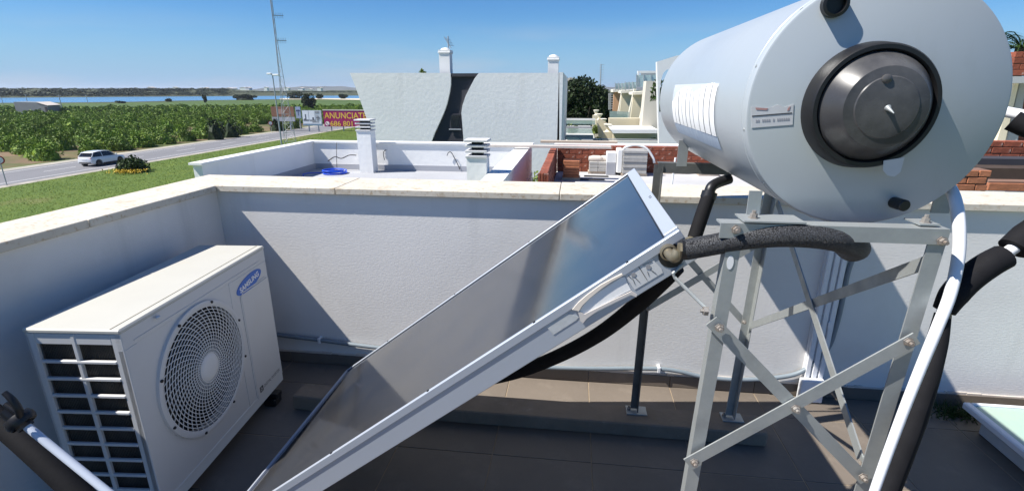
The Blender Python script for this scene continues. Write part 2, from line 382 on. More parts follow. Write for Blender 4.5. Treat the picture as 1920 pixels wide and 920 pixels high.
# weeds
def quads(n, pts, size, seed, flat=0):
    r = np.random.RandomState(seed); P = np.asarray(pts); n = len(P)
    a = r.normal(size=(n, 3)); a /= np.linalg.norm(a, axis=1)[:, None]; b_ = r.normal(size=(n, 3)); b_ -= (b_ * a).sum(1)[:, None] * a; b_ /= np.linalg.norm(b_, axis=1)[:, None]
    s_ = size * r.uniform(.6, 1.3, (n, 1)); vs = np.stack([P - a * s_, P + b_ * s_ * .5, P + a * s_, P - b_ * s_ * .5], 1).reshape(-1, 3)
    return vs
def np_mesh(name, vs, m, k=4):
    me = bpy.data.meshes.new(name); n = len(vs) // k
    me.vertices.add(len(vs)); me.vertices.foreach_set('co', vs.astype(np.float32).ravel())
    me.loops.add(n * k); me.loops.foreach_set('vertex_index', np.arange(n * k, dtype=np.int32))
    me.polygons.add(n); me.polygons.foreach_set('loop_start', np.arange(0, n * k, k, dtype=np.int32)); me.polygons.foreach_set('loop_total', np.full(n, k, np.int32))
    me.update(calc_edges=True); me.materials.append(m); return me
def blades(P, h, wd, seed, lean=.4):
    r = np.random.RandomState(seed); n = len(P); a = r.uniform(0, 2 * np.pi, n); hh = h * r.uniform(.5, 1.3, n)
    d = np.stack([np.cos(a), np.sin(a), np.zeros(n)], 1); t = np.stack([np.cos(a * 3), np.sin(a * 3), np.zeros(n)], 1) * (lean * hh)[:, None]; t[:, 2] = hh
    return np.stack([P - d * wd, P + d * wd, P + t], 1).reshape(-1, 3)
r = np.random.RandomState(3); wp = np.stack([r.normal(2.02, .06, 260), r.normal(2.52, .03, 260), np.full(260, .001)], 1)
o = bpy.data.objects.new('weed_tuft', np_mesh('weed_tuft', blades(wp, .05, .003, 4, 1.0), LEAFB, 3)); COL.objects.link(o)
tag(o, 'small green weed sprouting at the foot of the back wall', 'weed')

# concrete beam + loose block
cb = MB()
p0 = MB().box(-.76, .95, 2.135, 2.285, 0.001, .075, .006).build('concrete_beam', CONC, org=(.1, 2.2, 0)); tag(p0, 'long low concrete kerb beam under the rear legs of the heater stand', 'beam')
b1 = MB().box(-.76, 1.05, 1.05, 1.2, 0.001, .075, .006).build('concrete_beam', CONC, org=(.1, 1.1, 0)); tag(b1, 'long low concrete kerb beam under the front legs of the heater stand', 'beam')
c0 = atZ(560, 768, 0)
blk = MB().box(c0.x - .03, c0.x + .17, c0.y, c0.y + .12, .001, .085, .006).build('concrete_block', CONC, org=(c0.x, c0.y, 0)); blk.rotation_euler = (0, 0, math.radians(-4))
tag(blk, 'small grey concrete block lying between the air conditioner and the collector', 'block')

# ------------------------------------------------------------------ AC unit
fl_ = V((-1.49, 1.354, 0)); fr_ = V((-1.57, 2.296, 0)); U = (fr_ - fl_).normalized(); Nn = V((U.y, -U.x, 0)); AW = (fr_ - fl_).length; AD = .33; Z0, Z1 = .075, .85
ac = thing('air_conditioner', (fl_.x, fl_.y, 0), 'cream outdoor air conditioning unit with round fan grille and blue oval logo', 'air conditioner')
def A(u, d, z): return fl_ + U * u + Nn * d + Z * z       # d: out of the front face
def acpt(px, py):
    dd = ray(px, py); tt = (fl_ - EYE).dot(Nn) / dd.dot(Nn); p = EYE + dd * tt; q = p - fl_; return q.dot(U), p.z
def abox(u0, u1, d0, d1, z0, z1, m, name, bev=.004, par=ac):
    mb = MB().box(u0, u1, d0, d1, z0, z1, bev); mb.v = [tuple(A(*v)) for v in mb.v]; return mb.build(name, m, par)
# front panel with round hole
fu, fz = acpt(386, 692); FR = .262; fz += .012; print('fan', fu, fz, AW)
mb = MB(); n = 64; outer = []
for j in range(n):
    a = 2 * math.pi * j / n; c, s_ = math.cos(a), math.sin(a)
    k = min(((AW - .03 - fu) if c > 0 else (fu - .03)) / max(abs(c), 1e-6), ((Z1 - .028 - fz) if s_ > 0 else (fz - Z0 - .02)) / max(abs(s_), 1e-6))
    mb.v.append(tuple(A(fu + c * FR, 0, fz + s_ * FR))); mb.v.append(tuple(A(fu + c * k, 0, fz + s_ * k)))
for j in range(n):
    j2 = (j + 1) % n; mb.f.append((2 * j, 2 * j + 1, 2 * j2 + 1, 2 * j2))
mb.build('front_panel', ACP, ac)
mb = MB()  # panel surround (corner gaps closed by frame strips, 2 mm proud)
for (u0, u1, z0, z1) in ((0, AW, Z0, Z0 + .055), (0, AW, Z1 - .075, Z1 - .012), (0, .06, Z0 + .055, Z1 - .075), (AW - .33, AW, Z0 + .055, Z1 - .075)):
    q = MB().box(u0, u1, -.02, .0025, z0, z1, .002); mb.poly([A(*v) for v in q.v], q.f)
mb.build('front_surround', ACP, ac)
# shroud ring
mb = MB(); mb.lathe([(FR + .022, -.004), (FR + .020, .012), (FR + .006, .016), (FR - .004, .010), (FR - .004, -.03)], A(fu, 0, fz), Nn, 64); mb.build('fan_shroud', ACP, ac, 50)
gr = MB(); cc = A(fu, .018, fz)
for k in range(15):
    r_ = .062 + (FR - .004 - .062) * k / 14; dome = .012 * (1 - (r_ / FR) ** 2)
    pts = [A(fu + math.cos(a) * r_, .010 + dome, fz + math.sin(a) * r_) for a in [2 * math.pi * j / 56 for j in range(57)]]
    gr.tube(pts, .0019, 4, False, False)
for k in range(48):
    a0 = 2 * math.pi * k / 48
    pts = []
    for i in range(6):
        r_ = .058 + (FR - .058) * i / 5; a = a0 + .55 * (i / 5) ** 1.3; dome = .012 * (1 - (r_ / FR) ** 2); pts.append(A(fu + math.cos(a) * r_, .0085 + dome, fz + math.sin(a) * r_))
    gr.tube(pts, .0019, 4, False, False)
gr.build('fan_grille', ACG, ac)
MB().lathe([(0, .026), (.04, .0255), (.055, .023), (.062, .016), (.062, .006)], A(fu, 0, fz), Nn, 40).build('hub_cap', ACG, ac, 40)
MB().lathe([(FR - .004, -.03), (FR - .004, -.14), (0, -.14)], A(fu, 0, fz), Nn, 48).build('fan_housing', ACDK, ac, 40)
fb = MB()
for k in range(3):
    a = 2 * math.pi * k / 3 + .5; vs = []
    for (rr_, da, dd_) in ((.06, 0, -.06), (.24, .1, -.05), (.245, .55, -.075), (.23, .95, -.1), (.06, .9, -.1)):
        vs.append(A(fu + math.cos(a + da) * rr_, dd_, fz + math.sin(a + da) * rr_))
    fb.prism(vs, Nn * -.003)
fb.build('fan_blades', BLACKP, ac)
MB().lathe([(0, -.04), (.055, -.045), (.06, -.11)], A(fu, 0, fz), Nn, 24).build('fan_hub', BLACKP, ac, 40)
for a in (20, 70, 115, 160, 205, 250, 295, 340):
    a = math.radians(a); MB().lathe([(.006, .0), (.006, .019), (0, .019)], A(fu + math.cos(a) * (FR + .012), 0, fz + math.sin(a) * (FR + .012)), Nn, 8).build('screw', ACDK, ac)
# top lid, rear, right side, base
abox(-.004, AW + .004, -AD - .004, .006, Z1 - .014, Z1 + .004, ACT, 'top_lid', .005)
mb = MB().box(.0, AW, -.03, -.027, Z1 + .0045, Z1 + .0055); mb.v = [tuple(A(*v)) for v in mb.v]; mb.build('lid_seam', mat('seam', (.35, .32, .25), .6), ac)
abox(0, AW, -AD, -AD + .012, Z0, Z1 - .015, ACP, 'rear_panel')
abox(AW - .012, AW, -AD + .012, -.021, Z0, Z1 - .015, ACP, 'side_panel')
abox(0.002, AW - .002, -AD + .01, -.002, Z0 - .002, Z0 + .012, ACP, 'base_pan')
# left end frame with 2 x 10 openings
mb = MB(); d_in, d_out = -AD, -.002
cols = [(-.300, -.175), (-.160, -.035)]; rows = 10; zt_, zb_ = Z1 - .055, Z0 + .05; rh = (zt_ - zb_) / rows
def ebox(d0, d1, z0, z1, u0=0., u1=.012, bev=.002):
    q = MB().box(u0, u1, d0, d1, z0, z1, bev); mb.poly([A(*v) for v in q.v], q.f)
ebox(-AD, -.300, Z0, Z1 - .015); ebox(-.175, -.160, Z0, Z1 - .015, -.001); ebox(-.035, 0.0, Z0, Z1 - .015)
ebox(-.300, -.035, zt_, Z1 - .015, .0005); ebox(-.300, -.035, Z0, zb_, .0005)
for k in range(1, rows): ebox(-.300, -.035, zb_ + rh * k - .0055, zb_ + rh * k + .0055, -.002, .010)
mb.build('side_grille', ACP, ac)
mb = MB().box(.03, .05, -.31, -.03, Z0 + .02, Z1 - .03); mb.v = [tuple(A(*v)) for v in mb.v]; mb.build('coil', FIN, ac)
mb = MB()
for k in range(46):
    q = MB().box(.022, .03, -.305 + k * .006, -.3035 + k * .006, Z0 + .03, Z1 - .04); mb.poly([A(*v) for v in q.v], q.f)
o = mb.build('coil_fins', FIN, ac); o['kind'] = 'stuff'
# raised service panel outline on the front right
mb = MB(); u0, z0 = acpt(448, 565); u1, z1 = acpt(476, 752); u0 = (u0 + u1) / 2
def line_strip(pts, w_, h_, m_, name, d0=.0025):
    mb = MB()
    for p, q in zip(pts, pts[1:]):
        P, Q = A(p[0], d0, p[1]), A(q[0], d0, q[1]); dirn = (Q - P).normalized(); mb.bar(P - dirn * w_ * .5, Q + dirn * w_ * .5, dirn.cross(Nn), -w_ / 2, w_ / 2, Nn, 0, h_)
    return mb.build(name, m_, ac)
line_strip([(AW - .03, .695), (AW - .24, .695), (AW - .262, .675), (AW - .262, Z0 + .06)], .006, .003, ACP, 'panel_ridge')
abox(AW - .258, AW - .004, .0025, .0065, Z0 + .045, .688, ACP, 'service_panel', .002)
line_strip([(.05, Z1 - .06), (AW - .06, Z1 - .06)], .005, .002, ACP, 'panel_ridge')
for (px, py) in ((307, 575), (453, 492), (300, 700)):
    pu, pz = acpt(px, py)
    if pz < Z1 - .02: MB().lathe([(.004, .002), (.004, .006), (0, .006)], A(pu, 0, pz), Nn, 8).build('screw', ACDK, ac)
# logo
lu, lz = acpt(466, 528); tl = math.radians(9); LX = U * math.cos(tl) + Z * math.sin(tl); LY = Z * math.cos(tl) - U * math.sin(tl)
lc = A(lu, .0028, lz); print('logo', lu, lz)
MB().prism([lc + LX * (math.cos(a) * .115) + LY * (math.sin(a) * .036) for a in [2 * math.pi * j / 40 for j in range(40)]], Nn * .002).build('logo_plate', LOGOB, ac)
text_mesh('SAMSUNG', 'logo_lettering', LOGOW, ac, lc - LX * .088 - LY * .0135 + Nn * .0024, LX, LY, .176, .027, 0, 0, .03)
text_mesh('DIGITAL INVERTER', 'small_lettering', PRINTK, ac, A(AW - .195, .0069, Z0 + .075), U, Z, .165, .016, 0)
mb = MB().box(AW - .235, AW - .205, .0066, .0076, Z0 + .068, Z0 + .098); mb.v = [tuple(A(*v)) for v in mb.v]; dd_ = mb.build('badge', PRINTK, ac)
text_mesh('D', 'badge_letter', LOGOW, dd_, A(AW - .228, .0078, Z0 + .074), U, Z, .014, .018, 0)
for u0 in (.10, AW - .14):
    abox(u0, u0 + .05, -AD - .02, .035, Z0 - .03, Z0 - .003, BLACKP, 'foot_rail', .003)
    for dv in (-AD + .03, -.02): abox(u0 - .01, u0 + .06, dv - .02, dv + .045, .001, Z0 - .031, BLACKP, 'rubber_foot', .006)
abox(.15, .17, .006, .02, Z1 - .03, Z1 - .02, ACP, 'clip')

# ------------------------------------------------------------------ solar collector
cB = V((-1.145, 0, .217)); cT = V((.254, 0, 1.296)); S = (cT - cB).normalized(); NC = V((-S.z, 0, S.x)); CL = (cT - cB).length; Y0, Y1 = 1.21, 2.21; TK = .088
sc_ = thing('solar_collector', (cB.x, 1.7, cB.z), 'tilted flat solar panel with dark glass in a silvery aluminium frame', 'solar panel')
def K(s_, y, h): return cB + S * s_ + Y * y + NC * h
def kbox(s0, s1, y0, y1, h0, h1, m, name, bev=.0015, par=sc_):
    mb = MB().box(s0, s1, y0, y1, h0, h1, bev); mb.v = [tuple(K(*v)) for v in mb.v]; return mb.build(name, m, par)
kbox(.012, CL - .012, Y0 + .012, Y1 - .012, -.012, -.006, ABSORB, 'glass', 0)
kbox(0.002, CL - .002, Y0 + .0015, Y1 - .003, -TK, -.0125, ALU, 'tray', .002)
for (y0, y1) in ((Y0 - .0018, Y0 + .012), (Y1 - .012, Y1 + .002)): kbox(-.002, CL + .002, y0, y1, -.023, 0, ALU, 'frame_rail')
kbox(CL - .036, CL + .0015, Y0 + .0125, Y1 - .0125, -.030, .001, ALU, 'frame_rail'); kbox(-.0015, .013, Y0 + .0125, Y1 - .0125, -.030, .001, ALU, 'frame_rail')

kbox(CL - .0355, CL + .003, Y0 + .012, Y0 + .022, -.032, .006, ALU, 'corner_clip')
for sv in [.12, .16, .55, .95, 1.33, 1.62]: kbox(sv, sv + .006, Y0 + .001, Y0 + .007, .0, .003, BLACKP, 'rivet', 0)
for sv in [.3, .75, 1.2, 1.5]: kbox(sv, sv + .006, Y1 - .008, Y1 - .002, .0, .003, BLACKP, 'rivet', 0)
for yv in (1.62, 1.64): kbox(CL - .015, CL - .007, yv, yv + .006, .001, .0015, BLACKP, 'rivet', 0)
for y_ in (Y0 + .0125, Y1 - .0165): kbox(.014, CL - .037, y_, y_ + .004, -.012, -.0045, BLACKP, 'gasket', 0)
kbox(CL - .041, CL - .0365, Y0 + .013, Y1 - .013, -.012, -.0042, BLACKP, 'gasket', 0)
# stickers on the near side
def side_poly(pix, m, name, th=.0008, par=sc_, off=.0032, jag=None):
    pts = [atY(px, py, Y0 - off) for px, py in pix]; return MB().prism(pts, (0, -th, 0)).build(name, m, par)
YS = Y0 + .003
side_poly([(1170, 513), (1222, 484), (1240, 503), (1243, 511), (1190, 543)], PAPER, 'diagram_label', off=-.001)
for pix in ([(1183, 513), (1189, 510), (1193, 514), (1190, 519), (1184, 518)], [(1211, 498), (1217, 495), (1221, 500), (1218, 505), (1212, 504)]):
    side_poly(pix, mat('grey_print', (.28, .28, .29), .6), 'diagram_print', off=.0001)
for pix in ([(1197, 500), (1198, 499), (1213.5, 524.5), (1213, 525)], [(1178, 516), (1184, 521), (1183.6, 521.6), (1177.6, 516.6)], [(1190, 519), (1200, 529), (1199.5, 529.5), (1189.5, 519.5)], [(1186, 521), (1191, 533), (1190.4, 533.2), (1185.4, 521.2)], [(1220, 505), (1231, 513), (1230.6, 513.6), (1219.6, 505.6)], [(1205, 497), (1222, 489), (1222.3, 489.6), (1205.3, 497.6)], [(1214, 508), (1217, 517), (1216.4, 517.2), (1213.4, 508.2)]):
    side_poly(pix, PRINTK, 'diagram_line', off=.0003)
side_poly([(1092, 590), (1086, 582), (1103, 560), (1112, 551), (1118, 548), (1134, 536), (1146, 532), (1164, 520), (1172, 519), (1176, 530), (1183, 543), (1165, 552), (1140, 566), (1118, 577), (1104, 587)], PAPERO, 'torn_label', off=-.001)
side_poly([(1073, 579), (1084, 566), (1100, 552), (1126, 533), (1148, 521), (1166, 512), (1168, 515), (1148, 526), (1130, 538), (1106, 557), (1092, 571), (1085, 582)], mat('peeled_paper_edge', (.74, .66, .56), .8), 'peeling_edge', .004, off=.0008)
side_poly([(1083, 581), (1096, 588), (1120, 576), (1150, 561), (1184, 545), (1194, 551), (1193, 556), (1181, 551), (1152, 566), (1122, 580), (1100, 596), (1093, 605), (1088, 600)], mat('brown_paper_edge', (.58, .54, .50), .9), 'peeling_edge', .003, off=.0008)
side_poly([(1018, 606), (1062, 580), (1066, 588), (1086, 593), (1080, 600), (1038, 627), (1030, 618)], RESIDUE, 'worn_label', off=-.001)
# port collar and brass elbow
pc = atY(1252, 470, Y0); 
MB().lathe([(.031, -.002), (.031, .0008), (.012, .0008)], (pc.x + NC.x * -.016, Y0 + .001, pc.z + NC.z * -.016), Y * -1, 32).build('rubber_collar', BLACKP, sc_, 40)
MB().lathe([(.019, .0), (.0205, .004), (.0205, .012), (.016, .014)], (pc.x, Y0 - .004, pc.z), -Y, 24).build('port_fitting', BRASS, sc_, 40)
YB_ = Y0 - .05
elb = MB(); e0 = V((pc.x, Y0 - .005, pc.z)); e1 = V((pc.x, YB_, pc.z)); e2 = atY(1272, 470, YB_); e3 = atY(1284, 470, YB_)
elb.tube([V((pc.x, Y0 + .01, pc.z)), V((pc.x, Y0 - .025, pc.z)), V((pc.x + .008, YB_, pc.z)), e2], [.0125, .0125, .013, .0135], 16); elb.build('brass_elbow', BRASS, sc_, 60)
MB().tube([e2, e3 + V((.012, 0, 0))], .0215, 6, True, False).build('hex_nut', BRASS, sc_)
# foam hose on near side
h1 = thing('foam_hose', e3, 'cracked black foam insulated hose from brass elbow curving under the tank', 'hose')
hp = [atY(1286, 468, YB_), atY(1340, 458, YB_ - .01), atY(1400, 447, YB_ - .02), atY(1460, 442, YB_ - .03), atY(1520, 443, YB_ - .03), atY(1570, 450, YB_ - .02), atY(1603, 461, YB_ + .02), atY(1606, 468, YB_ + .10), atY(1590, 470, YB_ + .25), atY(1560, 440, YB_ + .36)]
MB().tube(hp, [.0245, .0245, .0245, .025, .0255, .026, .0265, .0265, .025, .025], 24).build('insulation', CRACKED, h1, 60)
MB().tube([hp[0] + V((-.012, 0, .0)), hp[0] + V((.004, 0, 0))], .024, 20, True, False).build('tape_end', BLACKP, h1, 40)
h2 = thing('foam_hose', atY(1300, 440, 1.6), 'black foam insulated pipe from collector top up to tank underside', 'hose')
MB().tube([atY(1302, 446, 1.62), atY(1314, 410, 1.64), atY(1326, 375, 1.66), atY(1331, 362, 1.67)], .022, 18).build('insulation', RUBBER, h2, 60)
MB().tube([atY(1328, 370, 1.67), atY(1333, 352, 1.68), atY(1345, 343, 1.7), atY(1368, 335, 1.72)], .017, 14).build('elbow', BLACKP, h2, 60)
MB().tube([atY(1327, 372, 1.665), atY(1331, 360, 1.67)], .0245, 16, True, False).build('collar', BLACKP, h2, 40)
MB().tube([atY(1285, 455, 1.6), atY(1301, 447, 1.615)], .014, 10, True, False).build('fitting', BRASS, h2, 40)
h3 = thing('foam_hose', atY(1100, 640, 1.6), 'thick black hose sagging underneath the tilted solar collector', 'hose')
MB().tube([atY(1268, 498, 1.36), atY(1240, 528, 1.38), atY(1190, 575, 1.46), atY(1120, 628, 1.56), atY(1040, 670, 1.68), atY(960, 700, 1.8), atY(880, 716, 1.95), atY(800, 722, 2.05)], .0255, 16).build('insulation', RUBBER, h3, 60)

# ------------------------------------------------------------------ stand
st = thing('heater_stand', (.56, 1.68, 0), 'galvanised angle iron stand with crossed braces carrying the tank', 'stand')
YF, YR = 1.13, 2.24
def fline(px0, py0, px1, py1, yy, z0=None, z1=None):
    p, q = atY(px0, py0, yy), atY(px1, py1, yy); d = (q - p)
    if z0 is not None: p, q = p + d * ((z0 - p.z) / d.z), p + d * ((z1 - p.z) / d.z)
    return p, q
def leg(p, q, side, yy_dir, m=GALV, w_=.040):
    mb = MB(); t_ = .0035
    mb.bar(p, q, X, 0 if side > 0 else -w_, w_ if side > 0 else 0, Y, 0, t_)
    mb.bar(p, q, X, 0 if side > 0 else -t_, t_ if side > 0 else 0, Y, t_ if yy_dir > 0 else -w_, w_ if yy_dir > 0 else 0)
    return mb.build('leg', m, st)
pFL = fline(1359, 480, 1283, 920, YF, 1.33, .08); leg(*pFL, 1, 1, GALV, .031)
pFR = fline(1776, 450, 1631, 920, YF, 1.33, .08); leg(*pFR, -1, 1, GALV, .035)
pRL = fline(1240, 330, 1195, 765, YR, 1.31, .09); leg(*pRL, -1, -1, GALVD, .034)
pRR = fline(1447, 380, 1373, 785, YR, 1.31, .09); leg(*pRR, -1, -1, GALV, .036)
for p in (pFL, pFR, pRL, pRR):
    f = p[1]; yy = f.y; MB().box(f.x - .055, f.x + .045, yy - .035, yy + .035, .0755, .082, .001).build('foot_plate', GALV, st)
    MB().lathe([(.009, 0), (.009, .012), (.004, .013), (.004, .024), (0, .024)], (f.x - .042, yy, .082), Z, 6).build('bolt', RUST, st)
# front top beam
def beam(p, q, hgt, yy, m=GALV, name='cross_beam', flange=.04, yd=1):
    mb = MB(); mb.bar(p, q, Z, -hgt, 0, Y, 0, .004); mb.bar(p, q, Z, -.004, 0, Y, .004 if yd > 0 else -flange, flange if yd > 0 else 0); return mb.build(name, m, st)
beam(atY(1352, 418, YF - .005), atY(1783, 430, YF - .005), .034, YF)
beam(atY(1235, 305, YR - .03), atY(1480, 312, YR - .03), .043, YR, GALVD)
def flat(p, q, w_=.030, t_=.004, nrm=Y, name='brace', m=GALV, lip=0):
    p, q = V(p), V(q); d = (q - p).normalized(); u = d.cross(V(nrm)).normalized(); mb = MB(); mb.bar(p - d * .02, q + d * .02, u, -w_ / 2, w_ / 2, nrm, -t_ / 2, t_ / 2)
    if lip: mb.bar(p - d * .02, q + d * .02, u, -w_ / 2, -w_ / 2 + .003, nrm, -t_ / 2 - lip, -t_ / 2)
    return mb.build(name, m, st)
def bolt(c, ax=-Y, r_=.008, m=RUST):
    MB().lathe([(.011, 0), (.011, .002), (r_, .002), (r_, .010), (.0045, .010), (.0045, .017), (0, .017)], c, ax, 6).build('bolt', m, st)
yb1, yb2 = YF - .006, YF - .012
flat(atY(1344, 612, yb1), atY(1614, 890, yb1), .031); flat(atY(1301, 861, yb2), atY(1702, 642, yb2), .031)
for q in ((1349, 614), (1618, 893), (1302, 865), (1703, 640), (1492, 765)): bolt(atY(*q, yb2 - .003))
bolt(atY(1380, 430, YF - .006)); bolt(atY(1766, 452, YF - .006))
# slots on left leg (dark-light oval)
sl0 = atY(1369, 492, YF - .0008); MB().prism([sl0 + V((math.cos(a) * .0075, 0, math.sin(a) * .0165)) for a in [2 * math.pi * j / 16 for j in range(16)]], (0, -.0006, 0)).build('slot', WHITEP, st)
# rear cross braces
flat(atY(1213, 578, YR + .006), atY(1436, 448, YR + .006), .030, nrm=Y); flat(atY(1250, 440, YR + .011), atY(1399, 608, YR + .011), .030, nrm=Y)
for q in ((1395, 603), (1215, 578)): bolt(atY(*q, YR - .03), -Y)
# right side braces (front right leg to rear right leg)
a_, b_ = atY(1408, 610, YR - .02), atY(1742, 490, YF + .03); flat(a_, b_, .030, nrm=X); 
a_, b_ = atY(1452, 380, YR - .02), atY(1610, 862, YF + .03); flat(a_ + X * .012, b_ + X * .006, .030, nrm=X)
bolt(atY(1612, 868, YF + .02), X * -1)
# small strut from the collector to the front left leg
z1_ = atY(1263, 513, 1.2); z2_ = atY(1328, 582, YF + .01)
MB().tube([z1_ + V((.03, .02, .03)), z1_ + V((-.002, 0, 0)), z1_ + V((.004, 0, -.010)), z2_], .0045, 8, True, False).build('bent_strut', GALV, st, 40)
bolt(atY(1327, 583, YF + .006), -X, .011)
# cradle brackets
def bracket(px, py0, py1, yy, wd=.028):
    p, q = atY(px, py0, yy), atY(px - 8, py1, yy)
    mb = MB(); mb.bar(q, p, X, -wd / 2, wd / 2, Y, 0, .004); mb.bar(q + V((-wd / 2, -.05, 0)), q + V((-wd / 2, .0, 0)), X, 0, wd, Z, 0, .004); mb.build('tank_bracket', GALV, st)
bracket(1418, 358, 412, YF + .05); 
MB().box(.372, .50, YF - .01, YF + .06, 1.3425, 1.346).build('packing_plate', GALV, st); bolt(V((.40, YF + .02, 1.346)), Z)
q = atY(1762, 400, YF + .17); MB().box(q.x - .02, q.x + .02, YF + .17, YF + .174, 1.335, 1.45).build('tank_bracket', GALV, st)
MB().box(.735, .775, YF + .008, YF + .064, 1.3425, 1.346).build('packing_plate', GALV, st); bolt(V((.755, YF + .025, 1.346)), Z)
MB().box(.42, .46, YR - .08, YR - .076, 1.315, 1.42).build('tank_bracket', GALV, st)
MB().box(.82, .86, YR - .08, YR - .076, 1.315, 1.42).build('tank_bracket', GALV, st)

# ------------------------------------------------------------------ tank
TX, TZ, TR, TY0, TY1 = .643, 1.584, .265, 1.225, 2.50
tk = thing('water_tank', (TX, 1.8, TZ), 'large pale grey horizontal solar water tank with dark round end cover', 'water tank')
b_ = .006
MB().lathe([(0, -.0), (TR - b_, 0), (TR - .002, .002), (TR, b_), (TR, .03), (TR + .0012, .031), (TR + .0012, .036), (TR, .037), (TR, TY1 - TY0 - .03), (TR - .008, TY1 - TY0), (0, TY1 - TY0)], (TX, TY0, TZ), Y, 128).build('shell', TANKP, tk, 35)
for sx_ in (-1, 1): pass
MB().box(TX - .004, TX + .004, TY0 + .04, TY1 - .03, TZ - TR - .0035, TZ - TR + .002).build('seam', TANKP, tk)
for a_ in range(12):
    th_ = a_ * math.pi / 6 + .2; MB().lathe([(.004, -.001), (.0035, .0012), (0, .0016)], (TX + math.cos(th_) * TR, TY0 + .016, TZ + math.sin(th_) * TR), V((math.cos(th_), 0, math.sin(th_))), 10).build('rivet', GALV, tk)
# cover
cvx, cvz = atY(1640, 200, TY0).x, atY(1640, 200, TY0).z; print('cover', cvx, cvz)
RO = .127; cv = atY(1643, 201, TY0 - .04); cvx, cvz = cv.x, cv.z
MB().lathe([(RO + .006, -.001), (RO + .001, .034), (RO - .003, .040), (RO - .011, .040), (RO - .014, .036), (RO - .015, .010)], (cvx, TY0, cvz), -Y, 72).build('cover_ring', BLACKP, tk, 40)
MB().lathe([(RO - .0155, .012), (RO - .016, .034), (.086, .070), (.081, .075), (.062, .077), (.060, .079), (.03, .081), (0, .081)], (cvx, TY0, cvz), -Y, 72).build('end_cover', SMOKE, tk, 25)
tip = V((cvx, TY0 - .081, cvz)); MB().lathe([(.007, -.0), (.004, .006), (.0012, .022), (0, .023)], tip, V((.15, -1, -.5)), 12).build('spike', GALV, tk, 40)
kn = V((cvx - .012, TY0 - .077, cvz + .056)); MB().lathe([(.009, 0), (.009, .005), (.006, .007), (0, .007)], kn, -Y, 16).build('screw_cap', SMOKE, tk, 40)
pm = atY(1675, 312, TY0 - .042); MB().prism([pm + V((a, 0, b)) for a, b in ((-.022, .012), (.018, .020), (.016, -.012), (.006, -.022), (-.008, -.02), (-.02, -.008))], (0, -.001, 0)).build('paper_scrap', PAPER, tk)
pt = atY(1571, 6, TY0 - .02)
MB().lathe([(.026, 0), (.026, .016), (.020, .017), (.019, .003), (0, .003)], (pt.x, TY0 + .001, pt.z), -Y, 32).build('pipe_stub', BLACKP, tk, 40)
pt = atY(1686, 383, TY0 - .02)
MB().lathe([(.013, 0), (.013, .034), (.011, .036), (0, .036)], (pt.x, TY0 + .001, pt.z), V((.12, -1, 0)), 20).build('plug', BLACKP, tk, 40)
# end label with torn top
lp = [atY(*q, TY0 - .0005) for q in ((1409, 240), (1408, 200), (1420, 199), (1432, 203), (1446, 201), (1458, 196), (1470, 201), (1480, 198), (1488, 195), (1486, 234))]
la = MB().prism(lp, (0, -.0008, 0)).build('rating_label', PAPER, tk)
def lq(pix, m, nm): MB().prism([atY(*q, TY0 - .0016) for q in pix], (0, -.0004, 0)).build(nm, m, la)
lq([(1410, 217), (1485, 211), (1485, 213), (1410, 219)], PRINTK, 'printed_line'); 
lq([(1416, 202), (1440, 203), (1438, 207), (1418, 206)], PRINTR, 'red_print'); lq([(1477, 203), (1482, 199), (1480, 207), (1476, 208)], PRINTR, 'red_print')
for k in range(16):
    if k in (2, 7, 9): continue
    a0 = 1417 + k * 4; lq([(a0, 229.2 - k * .25), (a0 + 2.6, 229 - k * .25), (a0 + 2.6, 224.5 - k * .25), (a0, 224.7 - k * .25)], mat('faint_print', (.34, .34, .36), .7), 'printed_mark')
# big weathered sticker on the barrel, built from curved tatters
def on_cyl(px, py, rad=TR + .0008):
    d = ray(px, py); o = EYE - V((TX, 0, TZ)); a = d.x ** 2 + d.z ** 2; b = 2 * (o.x * d.x + o.z * d.z); c = o.x ** 2 + o.z ** 2 - rad ** 2; D = b * b - 4 * a * c
    if D < 0: return None
    t_ = (-b - math.sqrt(D)) / (2 * a); p = EYE + d * t_; return p
def cyl_patch(y0, y1, t0, t1, topf=None, rad=TR + .0008, nx=6, nz_=14):
    mb = MB(); rows_ = []
    for i in range(nx + 1):
        u = i / nx; yy = y0 + (y1 - y0) * u; tt = t1 if topf is None else topf(u)
        for j in range(nz_ + 1):
            th_ = t0 + (tt - t0) * j / nz_; mb.v.append((TX + math.cos(th_) * rad, yy, TZ + math.sin(th_) * rad))
    for i in range(nx):
        for j in range(nz_): k = i * (nz_ + 1) + j; mb.f.append((k, k + 1, k + nz_ + 2, k + nz_ + 1))
    return mb
c1, c2 = on_cyl(1341, 252), on_cyl(1262, 235)
ang = lambda p: math.atan2(p.z - TZ, p.x - TX) % (2 * math.pi)
for nm, q in (('br', (1341, 252)), ('tr', (1343, 155)), ('tl', (1270, 180)), ('bl', (1262, 238)), ('blue_b', (1345, 280))):
    p = on_cyl(*q); print(nm, p, math.degrees(ang(p)) if p else None)
pr, pl_ = on_cyl(1341, 200), on_cyl(1262, 215); sy0 = pr.y if pr else 1.5; sy1 = pl_.y if pl_ else 2.1
tb_, tt_ = ang(on_cyl(1341, 255)), ang(on_cyl(1342, 156)); 
stk = thing_stk = cyl_patch(sy0, sy1, tb_ + .0, tt_, rad=TR + .0005, nx=2).build('bonding_residue', mat('sticker_residue', (.50, .55, .59), .6), tk)
cuts = [0, .09, .2, .3, .42, .5, .6, .7, .8, .9, 1.0]; hts = [(.95, 1.0), (1.0, .98), (.97, .95), (.90, .84), (.80, .86), (.9, .93), (.94, .93), (.92, .88), (.85, .78), (.70, .55)]
